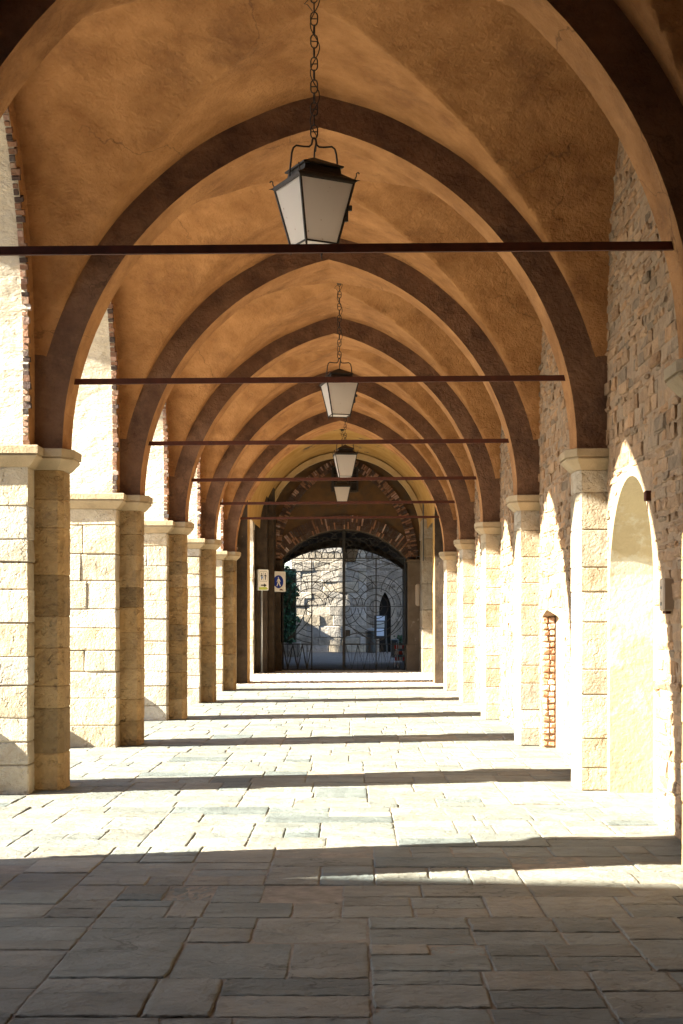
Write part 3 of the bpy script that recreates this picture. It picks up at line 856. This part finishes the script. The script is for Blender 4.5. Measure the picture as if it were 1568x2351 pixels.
    for i, a in enumerate(xs[:-1]):
        if i % 2 == 0:
            for t in (-.09, .09, .16): mb.tube([(sd * a, 0, .83), (sd * (a + t), 0, .05 + abs(t) * 2.4)], r0 * .45, 4)
    mb.build("pickets", M['gateiron'], leaf)

# ------------------------------------------------------------------ LANTERNS
def lantern(name_idx, x, y, zb, crown, rot, label):
    t = thing("hanging_lantern", label, "lantern", (x, y, zb), rot, "wrought iron lanterns hanging on chains along the vault")
    a0, a1, H = .1325, .2245, .445          # half widths bottom / top, height
    c0 = [(-a0, -a0, 0), (a0, -a0, 0), (a0, a0, 0), (-a0, a0, 0)]
    c1 = [(-a1, -a1, H), (a1, -a1, H), (a1, a1, H), (-a1, a1, H)]
    fr = MB()
    for i in range(4):
        j = (i + 1) % 4
        p0, p1 = Vector(c0[i]), Vector(c1[i])
        d = (p0 - p1).normalized()
        fr.tube([p1, p0, p0 + d * .035], [.011, .011, .007], 4)
        fr.tube([c0[i], c0[j]], .008, 4)
        out = Vector((p0.x, p0.y, 0)).normalized()
        fr.tube([p0 + d * .02, p0 + d * .05 + out * .012, p0 + d * .06 + out * .022], .004, 4)
    fr.build("frame", M['iron'], t)
    rim = MB()
    rz = [(-.006, .004), (.010, .012), (.032, .012), (.034, .004)]
    rim.loft([[(sx * (a1 + o), sy * (a1 + o), H + z) for sx, sy in ((-1, -1), (1, -1), (1, 1), (-1, 1))] for z, o in rz], cap=False)
    rim.build("rim", M['iron'], t)
    for i in range(4):
        j = (i + 1) % 4
        g_ = MB(); A = [Vector(c0[i]), Vector(c0[j]), Vector(c1[j]), Vector(c1[i])]
        n_ = (A[1] - A[0]).cross(A[3] - A[0]).normalized()
        g_.loft([[p * 1.0 - n_ * .002 for p in A], [p - n_ * .005 for p in A]])
        g_.build("glass_pane", M['glass'], t)
    g_ = MB(); g_.loft([[(p[0] * .96, p[1] * .96, .004) for p in c0], [(p[0] * .96, p[1] * .96, .008) for p in c0]])
    g_.build("glass_pane", M['glass'], t)
    # small latch on one edge
    la = MB(); la.box(a1 * .86, a1 * .86 + .02, -a1 * .86 - .03, -a1 * .86, .24, .28, .003); la.box(a1 * .79, a1 * .79 + .014, -a1 * .80 - .022, -a1 * .80 - .008, .16, .26, .003); la.box(a1 * .75, a1 * .75 + .02, -a1 * .75 - .03, -a1 * .75, .16, .19, .003)
    la.build("latch", M['iron'], t)
    cap = MB()
    sq = lambda h, z: [(-h, -h, z), (h, -h, z), (h, h, z), (-h, h, z)]
    cap.loft([sq(a1 + .006, H + .030), sq(.155, H + .085), sq(.150, H + .125), sq(.168, H + .128), sq(.170, H + .140), sq(.012, H + .225), sq(.004, H + .232)])
    cap.build("cap", M['iron'], t)
    for sx, sy in ((-1, -1), (1, -1), (1, 1), (-1, 1)):
        hk = MB(); o = Vector((sx, sy, 0)).normalized(); b = Vector((sx * a1, sy * a1, H + .02))
        hk.tube([b, b + o * .02 + Vector((0, 0, .035)), b + o * .02 + Vector((0, 0, .055)), b + o * .035 + Vector((0, 0, .062)), b + o * .045 + Vector((0, 0, .050))], .005, 5)
        hk.loft([[b + Vector((0, 0, -.012)), b + Vector((0, 0, .01)), b + o * .055 + Vector((0, 0, 0))], [b + Vector((sy * .004, -sx * .004, -.012)), b + Vector((sy * .004, -sx * .004, .01)), b + o * .055 + Vector((sy * .001, -sx * .001, .0))]])
        hk.build("corner_hook", M['iron'], t)
    ht = .815
    bail = MB()
    cw = .19
    pts = []
    for (u, z) in ((-1.0, H + .02), (-.98, H + .12), (-.90, H + .26), (-.84, H + .30), (-.72, H + .318), (-.42, H + .312), (-.20, H + .312), (-.10, H + .330), (-.075, H + .36), (-.07, ht)):
        pts.append((u * cw, u * cw * .0, z))
    bail.tube(pts, .0075, 6); bail.tube([(-p[0], p[1], p[2]) for p in pts], .0075, 6)
    bail.tube([(0, 0, H + .22), (.004, 0, H + .29), (.015, 0, H + .345), (.012, 0, ht - .01)], .006, 6)
    bail.tube(pts[-1:] + [(0, 0, ht + .012)] + [(-pts[-1][0], 0, pts[-1][2])], .008, 6)
    bo = bail.build("bail", M['iron'], t); bo.rotation_euler = (0, 0, -rot + .12)
    ch = MB(); z = ht; ctop = crown - zb; i = 0
    while z < ctop - .02:
        # stud link seen from the front, then a plain link seen edge on
        L = .115; hw = .026
        lk = [(0, 0, z), (-hw * .8, 0, z + .018), (-hw, 0, z + .035), (-hw, 0, z + L - .035), (-hw * .8, 0, z + L - .018), (0, 0, z + L), (hw * .8, 0, z + L - .018), (hw, 0, z + L - .035), (hw, 0, z + .035), (hw * .8, 0, z + .018)]
        an = .25 * math.sin(i * 1.9)
        f_ = lambda p, an=an: (p[0] * math.cos(an) - p[1] * math.sin(an), p[0] * math.sin(an) + p[1] * math.cos(an), p[2])
        ch.tube([f_(p) for p in lk], .0052, 6, closed=True)
        ch.tube([f_((-hw, 0, z + L / 2)), f_((hw, 0, z + L / 2))], .0045, 6)
        z2 = z + L - .012; L2 = .082
        l2 = [(0, 0, z2), (0, -.016, z2 + .012), (0, -.018, z2 + .03), (0, -.018, z2 + L2 - .03), (0, -.016, z2 + L2 - .012), (0, 0, z2 + L2), (0, .016, z2 + L2 - .012), (0, .018, z2 + L2 - .03), (0, .018, z2 + .03), (0, .016, z2 + .012)]
        ch.tube([f_(p) for p in l2], .0052, 6, closed=True)
        z = z2 + L2 - .012; i += 1
    co = ch.build("chain", M['iron'], t); co.rotation_euler = (0, 0, -rot)
    w = MB(); pts = []; n = max(2, int((ctop - ht) / .03))
    for q in range(n + 1):
        zz_ = ht - .10 + (ctop - ht + .10) * q / n
        amp = .036 * math.sin(zz_ * 17.0 + 1.0) * (1 if q > 3 else .3)
        pts.append((amp + .006, -.012 * math.cos(zz_ * 17), zz_))
    w.tube(pts, .0042, 5)
    w.tube([(-.012, -.01, ctop - .14), (-.05, -.01, ctop - .09), (-.075, -.01, ctop - .085), (-.04, -.02, ctop - .05), (0, -.01, ctop - .02)], .003, 5)
    wo = w.build("cable", M['iron'], t); wo.rotation_euler = (0, 0, -rot)
    cl = MB(); cl.loft([[(r_ * math.cos(2 * math.pi * q / 10), r_ * math.sin(2 * math.pi * q / 10), z_) for q in range(10)] for (r_, z_) in ((.012, ctop - .03), (.03, ctop - .02), (.045, ctop + .0), (.045, ctop + .05))])
    cl.build("ceiling_hook", M['iron'], t)
    bb = MB(); bb.loft([[(r_ * math.cos(2 * math.pi * q / 10), r_ * math.sin(2 * math.pi * q / 10), z_) for q in range(10)] for (r_, z_) in ((.008, .20), (.03, .215), (.042, .25), (.036, .29), (.018, .33), (.016, .40))])
    bb.build("bulb", M['barwhite'], t, smooth=True)
    return t
lantern(0, -.303, 10.67, 4.43, 6.36, R(27.9), "largest and nearest wrought iron lantern with frosted panes on a chain")
lantern(1, -.206, 20.0, 4.51, 6.42, R(13), "second nearest frosted lantern with rust spots, behind the second tie rod")
lantern(2, -.18, 29.3, 4.60, 6.42, R(6), "third lantern, hanging just above the small barred window")
lantern(3, -.32, 38.6, 4.83, 6.86, R(0), "fourth lantern, its top overlapping the foot of the small barred window")
lantern(4, -.12, 48.6, 3.64, 4.62, R(20), "farthest lantern, seen through the iron gate under the dark passage vault")

# ------------------------------------------------------------------ SIGNS
def disc(cx, cz, rx, rz, y, n=28): return [(cx + rx * math.cos(2 * math.pi * i / n), y, cz + rz * math.sin(2 * math.pi * i / n)) for i in range(n)]
def rrect(x0, x1, z0, z1, r, y, n=4):
    pts = []
    for (cx, cz, a0) in ((x1 - r, z1 - r, 0), (x0 + r, z1 - r, 90), (x0 + r, z0 + r, 180), (x1 - r, z0 + r, 270)):
        for i in range(n + 1): pts.append((cx + r * math.cos(R(a0 + 90 * i / n)), y, cz + r * math.sin(R(a0 + 90 * i / n))))
    return pts
def slab(mb, pts, th): mb.loft([[(p[0], p[1] + th, p[2]) for p in pts], pts])
ws = thing("toilet_sign", "narrow sign on a grey pole with two black figures and an arrow pointing right", "sign", (-2.75, 42.0, 0))
mb = MB(); mb.tube([(-.02, 0, 0), (-.02, 0, 3.1)], .030, 12); mb.tube([(-.02, 0, 0), (-.02, 0, .05)], [.11, .04], 14); mb.build("pole", M['steel'], ws, smooth=True)
PH_ = R(38)
bx = MB(); slab(bx, rrect(-.19, .19, 2.50, 3.13, .035, -.055), .075)
body = bx.build("sign_box", M['signedge'], ws); body.location = (.0, -.04, 0); body.rotation_euler = (0, 0, PH_)
def child(mb, name, m, par=None):
    return mb.build(name, m, par or body)
mb = MB(); slab(mb, rrect(-.175, .175, 2.515, 3.115, .028, -.060), .004); child(mb, "sign_face", M['signwhite'])
mb = MB()
o1 = rrect(-.14, .14, 2.77, 3.07, .03, -.0615); o2 = rrect(-.133, .133, 2.777, 3.063, .026, -.0615)
mb.loft([[(p[0], p[1], p[2]) for p in o1], o2], cap=False)
mb.box(-.003, .003, -.0625, -.0605, 2.80, 3.04, .0004)
for sx in (-.067, .067):
    slab(mb, disc(sx, 3.005, .014, .020, -.063, 14), .002)
    # torso with arms
    mb.poly([(sx - .022, -.063, 2.975), (sx - .050, -.063, 2.92), (sx - .042, -.063, 2.915), (sx - .018, -.063, 2.95), (sx - .014, -.063, 2.90), (sx + .014, -.063, 2.90), (sx + .018, -.063, 2.95), (sx + .042, -.063, 2.915), (sx + .050, -.063, 2.92), (sx + .022, -.063, 2.975)])
    if sx > 0: mb.poly([(sx - .012, -.063, 2.90), (sx - .024, -.063, 2.865), (sx + .024, -.063, 2.865), (sx + .012, -.063, 2.90)])
    mb.poly([(sx - .016, -.063, 2.90 if sx < 0 else 2.865), (sx - .016, -.063, 2.81), (sx - .003, -.063, 2.81), (sx - .001, -.063, 2.90 if sx < 0 else 2.865)])
    mb.poly([(sx + .001, -.063, 2.90 if sx < 0 else 2.865), (sx + .003, -.063, 2.81), (sx + .016, -.063, 2.81), (sx + .016, -.063, 2.90 if sx < 0 else 2.865)])
mb.poly([(-.095, -.0635, 2.672), (-.095, -.0635, 2.638), (.02, -.0635, 2.638), (.02, -.0635, 2.60), (.115, -.0635, 2.655), (.02, -.0635, 2.71), (.02, -.0635, 2.672)])
child(mb, "pictogram", M['black'])
mb = MB(); mb.poly([(-.17, -.0642, 2.52), (.09, -.0642, 2.52), (.165, -.0642, 2.555), (.09, -.0642, 2.605), (-.17, -.0642, 2.59)]); child(mb, "green_sticker", M['sticker'])
mb = MB(); mb.poly(disc(-.058, 2.885, .030, .040, -.0646, 10)); child(mb, "blue_sticker", M['stickerblue'])

pc = thing("pedestrian_sign", "square white sign with a white walking figure in a blue circle", "sign", (-2.36, 43.3, 0))
pl = MB(); slab(pl, rrect(-.30, .30, 2.49, 3.12, .03, -.03), .025)
plate = pl.build("plate", M['signedge'], pc); plate.rotation_euler = (0, 0, R(44))
mb = MB(); slab(mb, rrect(-.285, .285, 2.505, 3.105, .025, -.034), .003); mb.build("sign_face", M['signwhite'], plate)
mb = MB(); slab(mb, disc(0, 2.80, .20, .20, -.0375), .002); mb.build("blue_disc", M['blue'], plate)
mb = MB(); yv = -.0395
slab(mb, disc(-.005, 2.925, .022, .022, yv, 14), .001)
slab(mb, [(-.028, yv, 2.895), (-.075, yv, 2.81), (-.065, yv, 2.78), (-.045, yv, 2.79), (-.022, yv, 2.835), (-.020, yv, 2.80), (-.085, yv, 2.665), (-.055, yv, 2.655), (.008, yv, 2.77), (.055, yv, 2.655), (.088, yv, 2.665), (.038, yv, 2.80), (.034, yv, 2.845), (.058, yv, 2.79), (.078, yv, 2.80), (.075, yv, 2.83), (.030, yv, 2.895)], .001)
mb.build("walking_figure", M['signwhite'], plate)
mb = MB(); mb.poly([(.02, yv, 2.535), (.09, yv, 2.585), (.15, yv, 2.57), (.20, yv, 2.525)]); mb.build("brown_sticker", M['stickerbrown'], plate)
mb = MB(); mb.box(-.03, .03, .0, .50, 2.72, 2.76, .004); mb.box(-.03, .03, .0, .50, 2.92, 2.96, .004); mb.build("bracket", M['iron'], pc)

# ------------------------------------------------------------------ small boxes on the rubble wall
ib = thing("intercom_box", "beige plastic intercom box fixed to the rubble wall near the right edge", "box", (XR - .02, 10.2, 1.62))
mb = MB(); mb.box(-.060, .03, -.065, .065, .01, .25, .012); ibody = mb.build("housing", M['plastic'], ib)
mb = MB(); mb.box(-.0635, -.059, -.02, .02, .17, .19, .001); mb.box(-.0635, -.059, -.02, .02, .05, .075, .001); mb.build("button", M['greyplastic'], ibody)
mb = MB(); mb.box(-.04, .0, -.05, .05, -.01, .01, .003); mb.build("mount", M['rust'], ib)
jb = MB(); jb.box(-.035, .03, -.035, .035, -.04, .04, .006); jb.tube([(-.01, 0, -.04), (-.012, .01, -.12)], .004, 5)
o = jb.build("junction_box", M['rust']); o.location = (XR - .01, 10.95, 2.54); tag(o, "small rusty brown junction box on the rubble wall above the niche's right side", "box")

# ------------------------------------------------------------------ COURTYARD beyond the gate
tower = thing("stone_tower", "pale tower of coarse stone blocks with a dark pointed doorway behind the gate", "tower", (0, 72, 0))
def tb(mb, name, mats): 
    mb.v = [(a, b - 72, c) for (a, b, c) in mb.v]; return mb.build(name, mats, tower)
cs = []; hs = []; tn = []; bv = []; z = -.05
while z < 12.2:
    h = rnd.uniform(.32, .62) if z > .6 else rnd.uniform(.25, .4)
    x = -3.2 - rnd.uniform(0, .3)
    ex = .06 if z < 1.5 else 0
    while x < .6:
        w = rnd.uniform(.55, 1.2); 
        if x + w > .45: w = .65 - x
        cs.append((x + w / 2, 72.4, z + h / 2)); hs.append((w / 2 + .004, .4 + rnd.uniform(-.03, .05) + ex, h / 2 + .004)); tn.append(stone_tint(.8, 1.3)); bv.append(rnd.uniform(.02, .045)); x += w
    z += h
z = -.05
DX, DW, DH = 1.62, .30, 3.05
while z < 12.2:
    h = rnd.uniform(.12, .28); x = .6
    while x < 8:
        w = rnd.uniform(.15, .45)
        if not (abs(x + w / 2 - DX) < DW + .12 + w / 2 and z < DH + .25):
            cs.append((x + w / 2, 72.4, z + h / 2)); hs.append((w / 2 + .006, .35 + rnd.uniform(-.01, .03), h / 2 + .006)); q = rnd.uniform(.6, 1.1); tn.append((q, q * .95, q * .92)); bv.append(rnd.uniform(.015, .03))
        x += w
    z += h
mb = MB(); mb.blocks(np.array(cs), np.array(hs), np.array(bv), np.array(tn), jit=.012)
tb(mb, "masonry", M['towerstone'])
mb = MB(); mb.box(-3.2, 8, 72.6, 76, -.05, 12, .01)
tb(mb, "core", M['towerstone'])
mb = MB(); dpf = pointed(DW, .95, 24, DX, 2.15)
arch_wall(mb, -3.2, 8, -.05, 12, dpf, 72.06, 72.55, mapF, 0)
mb.t = [(.85, .82, .78) for _ in mb.t]
tb(mb, "wall", M['towerstone'])
mb = MB(); voussoirs(mb, [(DX - DW, 0.0)] + dpf + [(DX + DW, 0.0)], .30, .26, 71.99, 72.1, mapF, jit=.01, dark=0, two=False)
mb.t = [(.95, .9, .86) for _ in mb.t]
tb(mb, "door_surround", M['towerstone'])
mb = MB(); mb.box(DX - DW - .05, DX + DW + .05, 72.3, 72.54, -.05, 3.1, .01); tb(mb, "doorway", M['void'])
# unseen building and gap wall, added to shade the yard and tower
cbd = thing("yard_shade_house", "unseen plastered house added to shade the yard behind the gate", "house", (-12, 62, 0))
mb = MB(); mb.loft([[(-4, -8, z), (3, -8, z), (3, 8.2, z), (-4, 6.6, z)] for z in (-.05, 13)]); mb.build("wall", M['facade'], cbd)
mb = MB(); mb.loft([[(-4.2, -8.2, 13), (3.1, -8.2, 13), (3.1, 8.2, 13), (-4.2, 6.5, 13)], [(-.6, -5, 15), (-.4, -5, 15), (-.4, 5, 15), (-.6, 5, 15)]]); mb.build("roof", M['rooftile'], cbd)
for yy in (-5, -1, 3): 
    for zz in (2, 5.5, 9):
        mb = MB(); mb.box(2.99, 3.04, yy, yy + 1.1, zz, zz + 1.7, .01); mb.build("shutter", M['shutter'], cbd)
mb = MB(); mb.box(-.3, .3, 0, 2.2, -.05, 5.2, .02); mb.box(-.36, .36, -.05, 2.25, 5.2, 5.3, .02, mi=1)  # added out of view, height set to shade the foot of the tower
o = mb.build("yard_shade_wall", [M['facade'], M['cornice']]); o.location = (-9.2, 70.3, 0); tag(o, "unseen wall added beside the yard house to shade the foot of the tower", "wall")

iv = thing("ivy_hedge", "dark green ivy climbing a low wall on the left behind the gate", "ivy", (-4.4, 62, 0))
mb = MB(); mb.box(-2.6, 2.05, -.25, .35, -.05, .64, .03); mb.build("low_wall", M['towerstone'], iv)
mb = MB()
for q in range(22): 
    x = rnd.uniform(-2.4, 1.9); mb.tube([(x + .2 * rnd.uniform(-1, 1) * t, .05 + rnd.uniform(-.08, .08), .6 + 3.3 * t) for t in (0, .25, .5, .75, 1)], .02, 5)
mb.box(-2.5, 1.85, .0, .2, .5, 3.9, .05)
mb.build("stems", M['soil'], iv)
mb = MB()
for q in range(5200):
    x = rnd.uniform(-2.6, 2.02); z = rnd.uniform(.6, 4.15)
    d = .18 + .10 * math.sin(x * 4 + z * 2.3) + .06 * math.sin(z * 7 - x * 3)
    if x > 1.85 + .15 * math.sin(z * 5): continue
    if z > 3.95 + .15 * math.sin(x * 6): continue
    s_ = rnd.uniform(.04, .085); y = -d + rnd.uniform(-.05, .12)
    a = Vector((rnd.gauss(0, 1), -1.2 + rnd.gauss(0, .5), rnd.gauss(.3, .6))).normalized()
    u = a.cross(Vector((rnd.gauss(0, 1), rnd.gauss(0, 1), rnd.gauss(0, 1)))).normalized(); w = a.cross(u)
    c = Vector((x, y, z)); k = rnd.uniform(.5, 1.7)
    mb.add([c - u * s_, c + w * s_ * .8, c + u * s_, c - w * s_ * .9], [(0, 1, 2, 3)], 0, (k * rnd.uniform(.8, 1.3), k, k * .9))
mb.build("leaves", M['ivy'], iv)

ab = thing("information_board", "upright notice board on thin legs with pale papers, in front of the dark doorway", "board", (1.32, 69.0, 0), R(-6))
for sx in (-.27, .27):
    mb = MB(); mb.tube([(sx * 1.25, -.12, 0), (sx, 0, .75), (sx, .02, 1.85)], .022, 6); mb.tube([(sx * 1.25, .35, 0), (sx, .02, 1.2)], .018, 6)
    mb.build("leg", M['dark'], ab)
mb = MB(); mb.box(-.30, .30, -.03, .03, .72, 1.88, .01); pn = mb.build("panel", M['dark'], ab)
mb = MB(); mb.box(-.22, .22, -.036, -.031, 1.62, 1.84, .001); mb.build("paper", M['paper'], pn)
mb = MB(); mb.box(-.20, .18, -.036, -.031, .86, 1.22, .001); mb.build("paper", M['paper'], pn)
mb = MB(); mb.box(-.20, .20, -.036, -.031, 1.27, 1.57, .001); mb.build("poster", M['paper2'], pn)
bn = thing("waste_bin", "tall dark round bin left of the notice board", "bin", (.88, 70.2, 0))
mb = MB(); cir = lambda r, z: [(r * math.cos(2 * math.pi * i / 20), r * math.sin(2 * math.pi * i / 20), z) for i in range(20)]
mb.loft([cir(.24, 0), cir(.27, .06), cir(.29, 1.0), cir(.31, 1.02), cir(.31, 1.08)]); mb.build("body", M['dark'], bn, smooth=False)
mb = MB(); mb.loft([cir(.30, 1.081), cir(.30, 1.12), cir(.2, 1.22), cir(.05, 1.26)]); mb.build("lid", M['greyplastic'], bn)
ub = thing("utility_cabinet", "dark metal utility cabinet standing right of the notice board", "cabinet", (1.78, 60.6, 0))
mb = MB(); mb.box(-.16, .16, -.12, .14, .05, .80, .015); mb.box(-.14, .14, -.10, .12, 0, .05, .005); mb.build("body", M['greyplastic'], ub)
mb = MB(); mb.box(-.13, .13, -.127, -.121, .10, .76, .004); mb.box(.08, .10, -.135, -.127, .40, .48, .003); mb.build("door", M['dark'], ub)
pb_ = thing("planter_box", "black planter box beside the utility cabinet by the right passage wall", "planter", (2.12, 61.2, 0))
mb = MB(); mb.loft([[(-.2, -.2, 0), (.2, -.2, 0), (.2, .2, 0), (-.2, .2, 0)], [(-.25, -.25, .62), (.25, -.25, .62), (.25, .25, .62), (-.25, .25, .62)]]); mb.build("tub", M['dark'], pb_)
mb = MB()
for q in range(220):
    c = Vector((rnd.gauss(0, .14), rnd.gauss(0, .14), rnd.uniform(.6, .95))); u = Vector((rnd.gauss(0, 1), rnd.gauss(0, 1), rnd.gauss(0, 1))).normalized() * .06; w = u.cross(Vector((rnd.gauss(0, 1), rnd.gauss(0, 1), 1))).normalized() * .035
    mb.add([c - u, c + w, c + u, c - w], [(0, 1, 2, 3)], 0, (1, 1, 1))
mb.build("foliage", M['ivy'], pb_)
br = thing("construction_barrier", "red and white work barrier folded by the right wall inside the passage", "barrier", (1.62, 47.4, 0), R(20))
for sx in (-.18, .22):
    mb = MB(); mb.tube([(sx, -.14, 0), (sx, 0, .85)], .016, 6); mb.tube([(sx, .16, 0), (sx, 0, .85)], .016, 6)
    mb.build("leg", M['barwhite'], br)
for i in range(3):
    mb = MB()
    zc = .30 + .2 * i
    for j in range(4):
        a = -.26 + j * .14
        mb.loft([[(a, -.06 + i * .02, zc - .06), (a + .14, -.06 + i * .02, zc - .06), (a + .14, -.06 + i * .02, zc + .06), (a, -.06 + i * .02, zc + .06)], [(a, -.045 + i * .02, zc - .06), (a + .14, -.045 + i * .02, zc - .06), (a + .14, -.045 + i * .02, zc + .06), (a, -.045 + i * .02, zc + .06)]], mi=(i + j) % 2)
    mb.build("board", [M['red'], M['barwhite']], br)

# ------------------------------------------------------------------ STREET SIDE (out of frame; shades and bounces light)
def house(name, label, x0, x1, y0, y1, h, gable=None):
    t = thing(name, label, "house", ((x0 + x1) / 2, (y0 + y1) / 2, 0))
    cx, cy = (x0 + x1) / 2, (y0 + y1) / 2
    mb = MB(); mb.box(x0 - cx, x1 - cx, y0 - cy, y1 - cy, -.1, h, .02); wl = mb.build("wall", M['facade'], t)
    mb = MB(); mb.loft([[(x0 - cx - .4, y0 - cy, h), (x1 - cx + .4, y0 - cy, h), (x1 - cx + .4, y1 - cy, h), (x0 - cx - .4, y1 - cy, h)], [(-.3, y0 - cy, h + 1.0), (.3, y0 - cy, h + 1.0), (.3, y1 - cy, h + 1.0), (-.3, y1 - cy, h + 1.0)]])
    mb.build("roof", M['rooftile'], t)
    y = y0 + 1.2
    while y < y1 - 1.8:
        for z in [1.1 + 3.0 * q for q in range(int((h - 1.5) / 3.0) + 1)]:
            if z + 1.6 < h:
                mb = MB(); mb.box(x1 - cx - .02, x1 - cx + .05, y - cy, y - cy + 1.0, z, z + 1.5, .01); mb.build("shutter", M['shutter'], wl)
        y += 3.0
    return t
house("street_house", "low plastered house across the street, nearest to the gateway", -32, -24, 38, 52, 7.0)
house("street_house", "low plastered house across the street from the middle bays", -32, -24, 22, 37.5, 7.4)
house("street_house", "low plastered house across the street from the nearer bays", -32, -24, 11, 21.5, 6.8)
th = thing("tall_shade_house", "tall unseen house across the street, its steep gable shaped to shade the nearest bay", "house", (-21.5, 0, 0))
mb = MB()
# unseen steep gable, its slope shaped to cut the sunlight on the nearest bay
pr = [(-26, -.1), (5.6, -.1), (5.6, 9.4), (1.4, 16.5), (-26, 16.5)]
mb.loft([[(-3, y, z) for y, z in pr], [(1.5, y, z) for y, z in pr]]); mb.build("wall", M['facade'], th)
for yy in (-9, -6, -3, 0, 3):
    for zz in (1.2, 4.4, 7.6):
        mb = MB(); mb.box(1.49, 1.55, yy, yy + 1, zz, zz + 1.6, .01); mb.build("shutter", M['shutter'], th)
for k, hgt in ((1, 1.02), (2, .46), (3, .78)):  # unseen stones added to cast shadows on the pillar jambs, heights set to suit
    t = MB(); n = 14
    t.loft([[(r_ * math.cos(2 * math.pi * q / n), r_ * math.sin(2 * math.pi * q / n), z_) for q in range(n)] for (r_, z_) in ((.20, -.05), (.19, hgt * .3), (.16, hgt * .8), (.11, hgt * .95), (.03, hgt))])
    o = t.build("shade_stone", M['greystone'], smooth=True); o.location = (XO - .16, Y[k] - .34, 0)
    tag(o, {1: "tallest added rounded shade stone at the outer foot of the nearest pillar", 2: "lowest added rounded shade stone at the outer foot of the second pillar", 3: "mid height added rounded shade stone at the outer foot of the third pillar"}[k], "shade stone")
